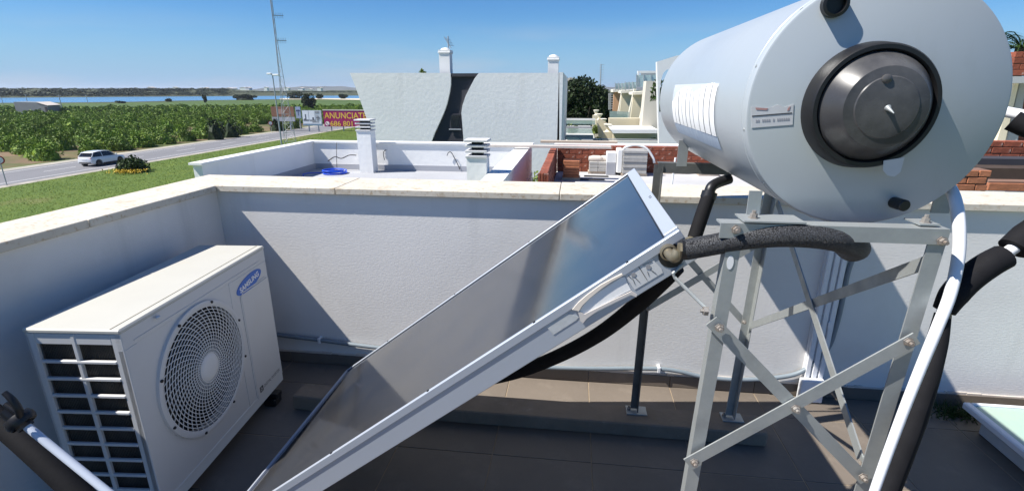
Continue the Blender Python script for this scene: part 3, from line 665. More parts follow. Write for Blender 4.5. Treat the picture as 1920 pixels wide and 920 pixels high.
for (u0, u1), (h0, h1_) in zip(zip(cuts, cuts[1:]), hts):
    ya, yb_ = sy0 + (sy1 - sy0) * u0 + .005, sy0 + (sy1 - sy0) * u1 - .004
    cyl_patch(ya, yb_, tb_ , 0, lambda u: tb_ + (tt_ - tb_) * (h0 + (h1_ - h0) * u + .02 * math.sin(u * 9)), rad=TR + .0016 + rnd.random() * .001, nx=4).build('sticker_strip', PAPERO, tk)
cyl_patch(sy0, sy1, tb_ + .16, tb_ + .002, rad=TR + .0012).build('sticker_print', PRINTB, tk)

# ------------------------------------------------------------------ hoses, right and left
wp_ = thing('white_pipe', atY(1700, 760, 1.05), 'white plastic pipe dropping from the tank down past the stand', 'pipe')
MB().tube([atY(1775, 340, 1.30), atY(1790, 372, 1.24), atY(1798, 420, 1.2), atY(1797, 480, 1.17), atY(1782, 550, 1.13), atY(1757, 615, 1.09), atY(1728, 685, 1.06), atY(1700, 755, 1.03), atY(1668, 840, 1.0), atY(1636, 930, .97), atY(1610, 1010, .95)], [.0125, .0125, .0125, .0122, .0118, .0112, .0106, .010, .0096, .0092, .009], 20).build('pipe', WPVC, wp_, 60)
bh = thing('foam_hose', atY(1750, 640, 1.14), 'black foam hose hanging down behind the white pipe', 'hose')
MB().tube([atY(1768, 588, 1.18), atY(1757, 640, 1.16), atY(1740, 700, 1.13), atY(1716, 775, 1.1), atY(1688, 850, 1.07), atY(1660, 925, 1.04), atY(1640, 1000, 1.0)], [.016, .021, .024, .026, .026, .026, .026], 18).build('insulation', RUBBER, bh, 60)
MB().tube([atY(1772, 580, 1.17), atY(1768, 592, 1.17)], .014, 12, True, False).build('fitting', BLACKP, bh, 40)
bh2 = thing('foam_hose', atY(1840, 520, 1.2), 'thick black foam sleeve on a thin white pipe leaving to the right', 'hose')
MB().tube([atY(1770, 582, 1.17), atY(1788, 553, 1.18), atY(1815, 524, 1.19), atY(1850, 498, 1.2), atY(1881, 481, 1.21)], [.022, .028, .029, .029, .028], 18).build('insulation', RUBBER, bh2, 60)
MB().tube([atY(1840, 506, 1.2), atY(1880, 479, 1.21), atY(1905, 462, 1.22), atY(1960, 425, 1.23)], .0125, 14, True, False).build('pipe', WPVC, bh2, 40)
MB().tube([atY(1900, 466, 1.22), atY(1925, 442, 1.23), atY(1990, 400, 1.25)], .030, 18, True, False).build('insulation', RUBBER, bh2, 40)
bh3 = thing('white_pipe', atY(1905, 215, 1.3), 'short white pipe with black sleeve poking out right of the tank', 'pipe')
MB().tube([atY(1840, 200, 1.55), atY(1892, 211, 1.45), atY(1925, 218, 1.4), atY(1990, 238, 1.35)], .013, 14).build('pipe', WPVC, bh3, 40)
MB().tube([atY(1898, 226, 1.40), atY(1930, 240, 1.38), atY(1990, 262, 1.35)], .024, 16, True, False).build('insulation', RUBBER, bh3, 40)
lh = thing('foam_hose', atY(80, 840, 1.0), 'black foam hose and white tube slanting across the lower left corner', 'hose')
MB().tube([atY(-90, 722, 1.08), atY(0, 790, 1.06), atY(90, 870, 1.03), atY(200, 975, 1.0)], .031, 18).build('insulation', RUBBER, lh, 60)
MB().tube([atY(40, 790, 1.0), atY(110, 847, .99), atY(215, 932, .97)], .0105, 14).build('tube', mat('bluish_white_tube', (.55, .60, .68), .35), lh, 60)
MB().tube([atY(12, 768, 1.0), atY(50, 800, 1.0)], .019, 12, True, False).build('fitting', BLACKP, lh, 40)
MB().tube([atY(8, 735, .99), atY(22, 748, .99), atY(34, 766, .99), atY(38, 782, .99)], [.007, .009, .010, .008], 10).build('hook', BLACKP, lh, 60)
MB().tube([atY(10, 757, .995), atY(34, 772, .995)], .008, 10, True, False).build('hook', BLACKP, lh, 40)
MB().lathe([(.03, 0), (.034, .01), (.034, .02), (.03, .03)], atY(30, 780, 1.0), (atY(50, 800, 1.0) - atY(12, 768, 1.0)), 14).build('thread_ring', BLACKP, lh, 40)
# base mat under that hose (dark floor corner)
# ------------------------------------------------------------------ skylight
k0 = atZ(1805, 752, .135); sx0, sy1_ = k0.x, k0.y
sg = thing('roof_skylight', (sx0 + .4, sy1_ - .4, 0), 'low glass skylight with white aluminium frame beside the back wall', 'skylight')
MB().box(sx0 + .06, sx0 + 1.14, sy1_ - 1.14, sy1_ - .06, .001, .10, .005).build('kerb', mat('skylight_kerb', (.62, .62, .62), .7, var=.15, scale=5), sg)
fw = .035
MB().box(sx0, sx0 + fw, sy1_ - 1.2, sy1_, .100, .135, .006).build('frame_rail', WPVC, sg); MB().box(sx0 + 1.165, sx0 + 1.2, sy1_ - 1.2, sy1_, .100, .135, .006).build('frame_rail', WPVC, sg)
MB().box(sx0 + fw + .001, sx0 + 1.164, sy1_ - fw * .5, sy1_ - .0005, .1005, .1345, .004).build('frame_rail', WPVC, sg); MB().box(sx0 + fw + .001, sx0 + 1.164, sy1_ - 1.1995, sy1_ - 1.165, .1005, .1345, .004).build('frame_rail', WPVC, sg)
MB().box(sx0 + .02, sx0 + 1.18, sy1_ - 1.18, sy1_ - .012, .104, .124).build('glass', FROST, sg)

# ------------------------------------------------------------------ neighbour roof
NZF, NZP = -.30, .385
nY1 = 12.0
nb = thing('neighbour_building', (-3.8, 9.7, GZ), 'lower white neighbouring house with flat roof terrace and low parapets', 'building')
MB().box(-6.62, -1.0, 8.1, nY1 + .2, GZ, NZF - .001).build('body', PL_FAR, nb)
MB().box(-6.45, -1.22, 8.1, nY1, NZF, NZF + .008).build('roof_floor', ROOFG, nb)
def npar(x0, x1, y0, y1, name='parapet'): return MB().box(x0, x1, y0, y1, NZF, NZP - .03).build(name, PL_FAR, nb)
npar(-6.62, -6.45, 8.1, nY1 + .2); npar(-6.449, -1.24, nY1, nY1 + .2); npar(-1.24, -1.02, 6.9, nY1 + .2)
MB().box(-6.66, -6.41, 8.05, nY1 + .24, NZP - .029, NZP + .01).build('coping', WHITEP, nb); MB().box(-6.409, -1.30, nY1 - .04, nY1 + .24, NZP - .029, NZP + .008).build('coping', WHITEP, nb)
MB().box(-1.299, -.98, 6.85, nY1 + .24, NZP - .029, NZP + .01).build('coping', WHITEP, nb)
MB().box(-6.44, -1.25, nY1 - .03, nY1 - .002, NZF + .009, NZF + .14).build('skirting', SKIRTG, nb); MB().box(-6.448, -6.42, 8.1, nY1 - .031, NZF + .009, NZF + .14).build('skirting', SKIRTG, nb)
MB().box(-1.27, -1.242, 7.2, nY1 - .031, NZF + .009, NZF + .14).build('skirting', SKIRTG, nb)
def vent(pxl, pxr, pyt, yy, label, dz=0):
    l, r_ = atY(pxl, pyt, yy), atY(pxr, pyt, yy); wd = r_.x - l.x; cx_ = (l.x + r_.x) / 2; zt = l.z; dp = wd * .9
    t_ = thing('vent_stack', (cx_, yy + dp / 2, NZF), label, 'vent stack', 'louvred vent stacks on the neighbour roof')
    w2 = wd * .45; MB().box(cx_ - w2, cx_ + w2, yy + .02, yy + dp - .02, NZF + .009, zt - .27).build('shaft', PL_FAR, t_)
    MB().box(cx_ - w2 + .07, cx_ + w2 - .07, yy + .09, yy + dp - .09, zt - .27, zt - .03).build('core', ACDK, t_)
    for k in range(3): MB().box(cx_ - w2 - .015, cx_ + w2 + .015, yy + .0, yy + dp, zt - .27 + k * .078, zt - .235 + k * .078, .006).build('louvre_slab', LOUV, t_)
    MB().box(cx_ - w2 - .03, cx_ + w2 + .03, yy - .015, yy + dp + .015, zt - .036, zt, .008).build('cap', LOUV, t_)
vent(664, 693, 224, 11.5, 'slim white vent stack near the back parapet left of the blue hose'); vent(871, 913, 262, 7.5, 'wider grey capped vent stack in front of the dark striped wall')
bx = thing('hose_coil', atZ(627, 324, NZF + .02), 'bright blue garden hose coiled on the neighbour roof', 'hose'); hc = atZ(627, 324, NZF + .03)
m = MB()
for k in range(7):
    rx, ry = .27 - .03 * (k % 4), .27 - .03 * (k % 4); ox, oy = rnd.uniform(-.05, .05), rnd.uniform(-.06, .06)
    m.tube([hc + V((math.cos(a) * rx + ox, math.sin(a) * ry + oy, .012 * k)) for a in [2 * math.pi * j / 24 for j in range(25)]], .012, 8, True, False)
m.tube([hc + V((-.3, 0, .0)), hc + V((-.55, -.1, 0)), hc + V((-.62, -.3, 0)), hc + V((-.5, -.5, 0))], .011, 8); m.build('coil', BLUEH, bx, 60)
def cable(pts, label, rr_=.009): o = MB().tube(pts, rr_, 6).build('loose_cable', ACDK, org=pts[0]); return tag(o, label, 'cable')
cable([atY(*q, nY1 - .05) for q in ((721, 300), (719, 290), (720, 284), (724, 281))], 'short black cable end sticking out of the neighbour parapet')
cable([atY(*q, nY1 - .05) for q in ((838, 292), (841, 286), (846, 286), (852, 296), (860, 312), (862, 318))], 'bent thin cables drooping from the neighbour back parapet')
cable([atY(*q, nY1 - .3) for q in ((615, 302), (628, 294), (640, 297), (655, 291), (668, 291))], 'dark cable strung in front of the left vent stack', .012)
cable([atZ(632, 318, NZF + .02), atY(631, 290, nY1 - .4), atY(631, 268, nY1 - .2)], 'thin vertical cable hanging beside the blue hose', .007)

# planks on right parapet
pk = thing('wooden_plank', atZ(1000, 286, NZP + .06), 'upper pale wooden plank resting on the brick corner', 'plank')
pkp = atY(1015, 283, 11.2); MB().box(-.75 + 0, .9, 11.15, 11.33, NZP + .115, NZP + .16).build('plank_board', WOOD, pk)
pk['label'] = 'upper reddish scaffold plank bridging to the brick parapet'
pk2 = MB().box(-1.9, .75, 10.8, 10.98, NZP + .045, NZP + .09).build('wooden_plank', PALER, org=(-.5, 10.9, NZP)); tag(pk2, 'pale scaffold plank laid from the white parapet to the brickwork', 'plank')

# ------------------------------------------------------------------ brick site (right neighbour)
site = thing('unfinished_building', (1.5, 10, GZ), 'unfinished house next door with red brick parapets and bare screed roof', 'building')
MB().box(-.62, 6.2, 7.4, 12.9, GZ, NZF - .02).build('body', PL_FAR, site)
MB().box(-.40, 6.2, 7.4, 12.5, NZF - .019, NZF).build('roof_floor', mat('pale_screed', (.50, .50, .50), .9, var=.15, scale=1.2), site)
bl, bhh, bd = .30, .105, .14
brick_src = None
def lay_brick(parent, x0, y0, z0, along, ln, m=BRICK):
    global brick_src
    key = (along, round(ln, 2), m.name, parent.name)
    if key not in cache:
        g = .006
        mb = MB()
        if along == 0: mb.box(g, ln - g, 0, bd, g, bhh - g, .004)
        else: mb.box(0, bd, g, ln - g, g, bhh - g, .004)
        o = mb.build('brick', m, None); cache[key] = o; o.parent = parent
    else: o = cache[key].copy(); COL.objects.link(o)
    off = V((x0, y0, z0)) - ORG[parent.name]; o.location = off + V((0, rnd.uniform(-.004, .004), 0)) if along == 0 else off + V((rnd.uniform(-.004, .004), 0, 0))
rows_b = 6
for r_ in range(rows_b):
    z_ = NZF + r_ * bhh; x_ = -.42 - (bl / 2 if r_ % 2 else 0)
    while x_ < 5.4:
        x1_ = min(x_ + bl, 5.7); x0_ = max(x_, -.42)
        if x1_ - x0_ > .06: lay_brick(site, x0_, 12.36, z_, 0, x1_ - x0_)
        x_ += bl
MB().box(-.41, 5.6, 12.375, 12.49, NZF, NZF + rows_b * bhh - .02).build('mortar_bed', MORTAR, site)
MB().box(-.5, 5.8, 12.5, 12.9, NZF, NZF + rows_b * bhh + .012).build('slab_edge', PL_FAR, site)
for r_ in range(rows_b):
    z_ = NZF + r_ * bhh; y_ = 8.15 - (bl / 2 if r_ % 2 else 0)
    while y_ < 12.3:
        y0_ = max(y_, 8.15); y1_ = min(y_ + bl, 12.34)
        if y1_ - y0_ > .06: lay_brick(site, -.56, y0_, z_, 1, y1_ - y0_)
        y_ += bl
for k in range(4): MB().box(-.575 + k * .045, -.54 + k * .045, 8.1, 8.145, NZF, NZF + rows_b * bhh - .01).build('brick_rib', BRICK, site)
MB().box(-.55, -.43, 8.16, 12.33, NZF, NZF + rows_b * bhh - .02).build('mortar_bed', MORTAR, site)
# stacks
def stack(px, py, wd, dp, rows_, lw_, m, label, cat, name, piece, lay=.07, grp=None, nx=3, cap=None):
    b = atZ(px, py, NZF); t_ = thing(name, b, label, cat, grp)
    for k in range(rows_):
        for i in range(nx):
            x0_ = b.x + wd * i / nx; mb = MB().box(x0_ + .004, x0_ + wd / nx - .004, b.y + rnd.uniform(-.012, .012), b.y + dp, b.z + .06 + k * lay, b.z + .06 + (k + 1) * lay - .006, .005); mb.build(piece, m, t_)
    MB().box(b.x - .02, b.x + wd + .02, b.y + .02, b.y + dp, b.z + .001, b.z + .058).build('pallet', WOOD, t_)
    return b, t_
stack(1055, 338, .36, .35, 6, 1, BRICKO, 'short stack of grooved orange roof tiles by the brick wall', 'tile stack', 'tile_stack', 'tile', .062, nx=1)
b, t_ = stack(1104, 326, .62, .45, 3, 1, PAVER, 'low pallet of grey pavers under loose cement bags', 'pallet', 'paver_pallet', 'paver', .075)
for k in range(3):
    mb = MB(); mb.lathe([(0, 0), (.06, .01), (.085, .1), (.085, .26), (.06, .34), (0, .36)], (b.x - .02 + k * .23, b.y + .2, b.z + .33), V((1, .1 * (k - 1), 0)), 12); 
    o = mb.build('cement_bag', PALER, org=(b.x, b.y, b.z), smooth=60); tag(o, ('leftmost', 'middle', 'rightmost')[k] + ' pale cement bag lying on the low paver pallet', 'bag')
b, t_ = stack(1166, 330, .55, .5, 8, 1, PAVER, 'tall square stack of grey pavers under a bent white tube', 'pallet', 'paver_pallet', 'paver', .066, nx=1)
MB().box(b.x - .13, b.x + .0, b.y + .05, b.y + .5, b.z + .06, b.z + .60, .02).build('white_wrap', WHITEP, t_)
o = MB().tube([V((b.x - .05, b.y + .1, b.z + .50)), V((b.x + .05, b.y + .1, b.z + .64)), V((b.x + .28, b.y + .1, b.z + .70)), V((b.x + .52, b.y + .1, b.z + .62)), V((b.x + .68, b.y + .1, b.z + .42)), V((b.x + .72, b.y + .1, b.z + .30))], .028, 10).build('bent_tube', WHITEP, org=b, smooth=60); tag(o, 'white plastic tube arched over the tall paver stack', 'tube')
o = MB().box(b.x - .36, b.x - .14, b.y + .1, b.y + .45, b.z + .28, b.z + .52, .01).build('white_box', WHITEP, org=b); tag(o, 'white carton standing between the two paver pallets', 'box')
o = MB().box(b.x - .36, b.x - .14, b.y + .1, b.y + .45, b.z + .001, b.z + .279, .01).build('grey_box', SKIRTG, org=b); tag(o, 'grey crate supporting a white carton between the pallets', 'crate')
b, t_ = stack(1246, 326, .5, .4, 2, 1, PALER, 'wooden pallet of pale rubble sacks behind the black stand frame', 'pallet', 'rubble_pallet', 'sack', .1)
for k in range(5):
    bb = V((b.x - .5 + k * .16 + rnd.uniform(-.02, .02), b.y + .5, NZF)); o = MB().box(bb.x, bb.x + .15, bb.y, bb.y + .2, NZF + .001, NZF + .2 + .22 * rnd.random(), .02).build('rubble_chunk', (PALER, BRICKO, PAVER)[k % 3], org=bb); 
    tag(o, ('pale rubble chunk closest to the tall paver stack', 'orange brick fragment next to the tall paver stack', 'grey paver fragment in the middle of the rubble row', 'pale rubble chunk toward the tank end of the row', 'orange brick fragment at the tank end of the rubble row')[k], 'rubble', 'rubble chunks by the brick wall')
o = MB().box(b.x - .55, b.x + .65, b.y + .9, b.y + 1.05, NZF + .36, NZF + .41).build('loose_board', PALER, org=b); tag(o, 'pale board lying across the rubble behind the stand', 'board')
o = MB().box(b.x - .5, b.x - .38, b.y + .8, b.y + 1.1, NZF + .001, NZF + .359).build('board_support', BRICKO, org=b); tag(o, 'upright orange brick propping the pale board', 'brick')
o = MB().box(b.x + .46, b.x + .58, b.y + .8, b.y + 1.1, NZF + .001, NZF + .359).build('board_support', BRICKO, org=b); tag(o, 'right hand orange brick propping the pale board', 'brick')
pbm = atY(1262, 310, 9.6); o = MB().tube([V((pbm.x, 9.6, NZF)), V((pbm.x + .03, 9.6, .42))], .018, 8, True, False).build('metal_prop', WHITEP, org=(pbm.x, 9.6, NZF)); tag(o, 'thin white upright prop standing in front of the brick parapet', 'prop')
b, t_ = stack(1312, 330, .4, .3, 1, 1, BRICKO, 'few flat red tiles stacked on the screed near the tank', 'tile stack', 'tile_stack', 'tile', .08, nx=2)
for k, (px, py) in enumerate(((1120, 332), (1112, 338))):
    b = atZ(px, py, NZF); o = MB().box(b.x - .3, b.x + .25, b.y, b.y + .05, NZF + .001, NZF + .03).build('steel_bar', ACDK, org=b); tag(o, ('upper', 'lower')[k] + ' dark steel bar lying on the pale screed', 'bar')

# right-hand brick structures behind tank
rs_ = thing('brick_building', (7.5, 9, GZ), 'half built brick house with pale stucco bands right of the tank', 'building')
def rb(pix0, pix1, yy, dp, m, name):
    a = atY(*pix0, yy); c = atY(*pix1, yy); return MB().box(min(a.x, c.x), max(a.x, c.x), yy, yy + dp, min(a.z, c.z), max(a.z, c.z)).build(name, m, rs_)
def brick_face(pix0, pix1, yy, dp, ln=.3, hh=.1, m=BRICK):
    a = atY(*pix0, yy); c = atY(*pix1, yy); z_ = min(a.z, c.z); k = 0
    MB().box(a.x + .01, c.x - .01, yy + .02, yy + dp, min(a.z, c.z), max(a.z, c.z) - .01).build('mortar_bed', MORTAR, rs_)
    while z_ < max(a.z, c.z) - .03:
        x_ = a.x - (ln / 2 if k % 2 else 0)
        while x_ < c.x - .02:
            x0_ = max(x_, a.x); x1_ = min(x_ + ln, c.x); sz = round(x1_ - x0_, 2)
            if sz > .05:
                key = ('rb', sz, hh, m.name)
                if key not in cache: cache[key] = MB().box(.006, sz - .006, 0, dp * .9, .006, hh - .006, .004).build('brick', m, None); o = cache[key]; o.parent = rs_
                else: o = cache[key].copy(); COL.objects.link(o)
                o.location = V((x0_, yy + rnd.uniform(-.004, .004), z_)) - ORG[rs_.name]
            x_ += ln
        z_ += hh; k += 1
brick_face((1800, 299), (2030, 270), 7.6, .16, .24, .085)
brick_face((1790, 358), (1862, 318), 6.2, .2, .20, .08, BRICKO)
brick_face((1850, 358), (2030, 342), 6.6, .2, .6, .10, BRICKO)
rb((1830, 342), (2030, 318), 6.9, .3, mat('dark_timber', (.08, .055, .04), .8, var=.4, scale=4), 'beam')
rb((1830, 318), (2030, 300), 7.2, .3, DGREY, 'painted_gap_shadow')  # solid dark box standing in for the shadow between the brick courses
brick_face((1893, 142), (2060, 95), 12, .4, .3, .115)
brick_face((1880, 270), (2060, 156), 12.6, .4, .3, .115)
rb((1890, 156), (2060, 143), 11.9, .5, mat('grey_band', (.42, .43, .42), .9), 'band')
def rpoly(pix, yy, m, name, dp=.3): return MB().prism([atY(*q, yy) for q in pix], (0, dp, 0)).build(name, m, rs_)
rpoly([(1912, 150), (1905, 150), (1868, 268), (1884, 268)], 12.3, CREAMW, 'stucco_band')
rpoly([(1925, 150), (1914, 150), (1886, 268), (1908, 268)], 12.4, mat('grey_band2', (.40, .40, .38), .9), 'stucco_band')
MB().box(9, 13, 12.8, 16, GZ, -.2).build('body', PL_FAR, rs_); MB().box(4.6, 9.2, 6, 13, GZ, NZF - .3).build('body', PL_FAR, rs_)

# ------------------------------------------------------------------ big white house with black stripe
HY = 18.0; HX1 = atY(1049, 137, HY).x; HZ = atY(850, 137, HY).z; print('house', HX1, HZ)
hs_ = thing('white_house', (-4, HY + 2, GZ), 'windowless white gable end with curved near-black stripe and two chimneys', 'building')
MB().box(atY(661, 137, HY).x + .4, HX1 - .02, HY + .12, HY + 9, GZ, HZ - .01).build('core', DGREY, hs_)
MB().box(HX1 - .02, HX1 + .12, HY - .0, HY + 9, GZ, HZ + .01).build('side_wall', PL_FAR, hs_)
lp = [(845, 137), (845, 160), (842, 178), (838, 195), (832, 212), (824, 230), (816, 247), (808, 268), (795, 300), (795, 420), (740, 420), (722, 330), (704, 275), (690, 230), (676, 190), (666, 162), (656, 137)]
MB().prism([atY(*q, HY) for q in lp], (0, .3, 0)).build('curved_wall', PL_FAR, hs_)
rp = [(898, 137), (890, 147), (882, 162), (873, 180), (867, 198), (865, 212), (867, 235), (869, 262), (870, 420), (1048.6, 420), (1048.6, 137)]
MB().prism([atY(*q, HY) for q in rp], (0, .3, 0)).build('curved_wall', PL_FAR, hs_)
a = atY(843, 213, HY + .1); c = atY(864, 242, HY + .1); wn = MB().box(a.x, c.x, HY + .07, HY + .115, c.z, a.z).build('window', DGREY, hs_)
MB().box(a.x + .05, c.x - .03, HY + .06, HY + .069, c.z + .05, a.z - .05).build('pane', GLASSD, wn)
MB().box(a.x - .03, c.x + .02, HY + .04, HY + .069, c.z - .03, c.z + .01).build('sill', SKIRTG, wn)
rpx = atY(845, 137, HY).x; rpx2 = atY(898, 137, HY).x
MB().box(rpx - .02, rpx2 + .02, HY + .01, HY + .2, HZ - .12, HZ - .02).build('stripe_coping', DGREY, hs_)
def chim(pxl, pxr, pyt, label=None):
    a, c = atY(pxl, pyt, HY + .5), atY(pxr, pyt, HY + .5); w2 = c.x - a.x; zt = a.z
    ch = MB().box(a.x + .03, c.x - .03, HY + .5, HY + .5 + w2 * .9, HZ - .01, zt - .16).build('chimney', WHITEP, hs_)
    MB().box(a.x, c.x, HY + .47, HY + .53 + w2 * .9, zt - .159, zt - .10, .01).build('cap_slab', WHITEP, ch)
    mb = MB().box(a.x + .01, c.x - .01, HY + .48, HY + .52 + w2 * .9, zt - .099, zt - .05); mb.lathe([(w2 * .42, 0), (w2 * .3, .06), (0, .09)], ((a.x + c.x) / 2, HY + .5 + w2 * .45, zt - .049), Z, 16); mb.build('cowl', WHITEP, ch)
chim(821, 844, 91); chim(1026, 1049, 104)
# aerial on the house
an = thing('tv_aerial', atY(842, 136, HY + 1.0), 'television aerial fixed behind the left chimney', 'aerial'); q = atY(842, 136, HY + 1.0); tp = atY(840, 68, HY + 1.0)
MB().tube([q - Z * .3, tp], .02, 8, True, False).build('mast', STEELG, an)
for k in range(6): MB().tube([tp + V((-.1 + .03 * k, -.12, -.08 - .05 * k)), tp + V((-.1 + .03 * k + .12, .12, -.06 - .05 * k))], .008, 5, True, False).build('element', STEELG, an)
MB().tube([tp + V((-.14, 0, -.02)), tp + V((.10, 0, -.4))], .012, 6, True, False).build('boom', STEELG, an)
for k in range(3): MB().tube([V((q.x, q.y, q.z + .1 + k * .25)), V((q.x + .14, q.y, q.z + .05 + k * .25))], .009, 5, True, False).build('bracket', STEELG, an)

# ------------------------------------------------------------------ cream terraced houses
cr = thing('terraced_houses', (6, 30, GZ), 'cream stepped terrace houses with slanted dividing walls and glass railings', 'building')
CRD = mat('peach_wall', (.62, .36, .20), .9, var=.1, scale=.5)
CRW = mat('cream_trim', (.80, .75, .62), .85)
def cp(pix, yy, m, name, dp=.3, par=cr): return MB().prism([atY(*q, yy) for q in pix], (0, dp, 0)).build(name, m, par)
cp([(1212, 152), (1236, 152), (1236, 268), (1200, 268)], 24, mat('shaded_cream', (.60, .56, .47), .9), 'gable_wall', 1)  # gable cream is a darker copy with shade put into its colour
cp([(1145, 243), (1234, 243), (1234, 250), (1149, 250)], 22, WHITEP, 'roof_slab', 2.5)
cp([(1150, 249), (1234, 249), (1234, 300), (1150, 300)], 23, CREAMW, 'lower_wall', .5)
cp([(1142, 222), (1236, 222), (1236, 244), (1142, 244)], 25.2, CREAMW, 'facade_wall', .5)
for i, (xa, yy, c_) in enumerate(((1153, 33, CRD), (1168, 30, CREAMW), (1190, 27, CREAMW))):
    x0_, x1_ = xa, (1170, 1192, 1214)[i]; top = (172, 174, 177)[i]
    cp([(x0_ - 2, top), (x1_, top - 1), (x1_, (212, 216, 230)[i]), (x0_ - 4 - 2 * i, (208, 214, 226)[i])], yy, c_, 'terrace_wall', .3)
    cp([(x0_ - 4, top - 4), (x1_, top - 6), (x1_, top), (x0_ - 4, top + 1)], yy - .4, CRW, 'roof_edge', 2)
    fx = x1_; cp([(fx - 3, top - 8), (fx + 1, top - 8), (fx - 7 - 2 * i, (214, 222, 240)[i]), (fx - 12 - 3 * i, (214, 222, 240)[i])], yy - 1.2, CRW, 'slanted_divider', .35)
cp([(1141, 175), (1146, 175), (1146, 206), (1141, 206)], 34, mat('louvre_grey', (.34, .36, .34), .7), 'louvre_panel', .2)
for k in range(7): cp([(1141, 176 + k * 4.4), (1152, 176 + k * 4.4), (1152, 178 + k * 4.4), (1141, 178 + k * 4.4)], 33.8, STEELG, 'louvre', .1)
for (a0, a1, t0, b0, yy) in ((1153, 1172, 157, 168, 31), (1172, 1193, 155, 167, 28.5), (1193, 1234, 141, 163, 25.8)):
    rl = cp([(a0, t0), (a1, t0 - 1), (a1, b0), (a0, b0)], yy, GLASSG, 'glass_railing', .03)
    for k in range(4): xx = a0 + (a1 - a0) * k / 3; cp([(xx, t0 - 2), (xx + 1.1, t0 - 2), (xx + 1.1, b0 + 3), (xx, b0 + 3)], yy - .06, STEELG, 'railing_post', .05, rl)
cp([(1143, 208), (1180, 210), (1178, 222), (1143, 222)], 27, GLASSG, 'glass_railing', .03)
cp([(1196, 133), (1233, 133), (1233, 137), (1196, 137)], 27, WHITEP, 'pergola_beam', .3); cp([(1196, 137), (1199, 137), (1199, 160), (1196, 160)], 27, WHITEP, 'pergola_post', .15)
cp([(1202, 135), (1233, 136), (1233, 141), (1202, 141)], 28.5, STEELG, 'pergola_slats', .1)
cp([(1140, 232), (1149, 248), (1149, 300), (1126, 300), (1120, 226), (1124, 222)], 26, CREAMW, 'garden_wall', .4)
for k, (px, py, yy) in enumerate(((1118, 206, 36), (1124, 213, 32), (1131, 222, 28), (1140, 232, 24))):
    p = atY(px, py, yy); gp = MB().box(p.x - .22, p.x + .22, yy - .2, yy + .2, GZ, p.z - .35).build('gate_pillar', CREAMW, cr)
    MB().lathe([(0, 0), (.14, 0), (.06, .08), (.12, .18), (.2, .32), (.17, .34), (0, .34)], (p.x, yy, p.z - .35), Z, 16).build('urn', CRW, gp, 50)
# garden level things between the white house and the terrace houses
gw = thing('garden_walls', (2, 27, GZ), 'low grey green garden walls and glass screens below the dark tree', 'wall')
for (x0_, x1_, y0_, y1_, yy, m_) in ((1054, 1116, 222, 226, 33, WHITEP), (1054, 1116, 226, 234, 33.2, GLASSG), (1054, 1115, 237, 241, 29, SKIRTG), (1054, 1112, 241, 250, 29.3, GLASSG), (1054, 1112, 253, 262, 25, mat('garden_wall_green', (.36, .42, .38), .8)), (1088, 1232, 260, 263, 21.5, SKIRTG), (1064, 1090, 258, 268, 21.6, GLASSG), (1088, 1234, 263, 276, 21.7, WHITEP)):
    a, c = atY(x0_, y0_, yy), atY(x1_, y1_, yy); MB().box(a.x, c.x, yy, yy + .12, c.z, a.z).build('garden_wall', m_, gw)
MB().box(atY(1054, 270, 26).x, atY(1120, 270, 26).x, 22, 40, GZ, atY(1080, 256, 26).z - .4).build('patio_block', mat('patio', (.46, .47, .44), .9, var=.2, scale=.4), gw)

# ------------------------------------------------------------------ foliage
def lumps(seed, n, rx, ry, rz, nl, size, flat_base=True, rmin=.75, clump=.38):
    r = np.random.RandomState(seed); cen = r.normal(size=(nl, 3)); cen /= np.linalg.norm(cen, axis=1)[:, None]; cen *= r.uniform(.35, .72, (nl, 1)); cen[:, 2] = np.abs(cen[:, 2]) if flat_base else cen[:, 2]
    k = r.randint(0, nl, n); d = r.normal(size=(n, 3)); d /= np.linalg.norm(d, axis=1)[:, None]; rad = clump * r.uniform(.7, 1.25, nl)[k]
    P = cen[k] + d * (rad * r.uniform(rmin, 1.05, n))[:, None]; P = P * np.array([rx, ry, rz]); P[:, 2] += (0 if flat_base else rz)
    P = P[P[:, 2] > .02]; return quads(len(P), P, size, seed + 1)
def blob(seed, rx, ry, rz, sub=2):
    import bmesh
    bm = bmesh.new(); bmesh.ops.create_icosphere(bm, subdivisions=sub, radius=1); r = random.Random(seed); vs = []
    for v in bm.verts: s_ = 1 + r.uniform(-.16, .16); vs.append((v.co.x * rx * s_, v.co.y * ry * s_, max(v.co.z * rz * s_, 0)))
    fs = [tuple(v.index for v in f.verts) for f in bm.faces]; bm.free(); return vs, fs
def tree_mesh(name, seed, n, rx, ry, rz, nl, size, m, core=.62, **kw):
    me = np_mesh(name, lumps(seed, n, rx, ry, rz, nl, size, **kw), m)
    if core:
        import bmesh
        bm = bmesh.new(); bm.from_mesh(me); vs, fs = blob(seed, rx * core, ry * core, rz * core); L_ = [bm.verts.new(v) for v in vs]
        for f in fs: bm.faces.new([L_[i] for i in f])
        bm.to_mesh(me); bm.free()
    return me
RX1 = -57.7
variants = [tree_mesh('citrus_tree', 11 + k, 2600, 1.95, 1.95, 2.5, 15 + k, .14, LEAFO, .66) for k in range(5)]
shed_c = atZ(62, 214, GZ)
cand = []
ix = 0
xo = RX1 - 4.2
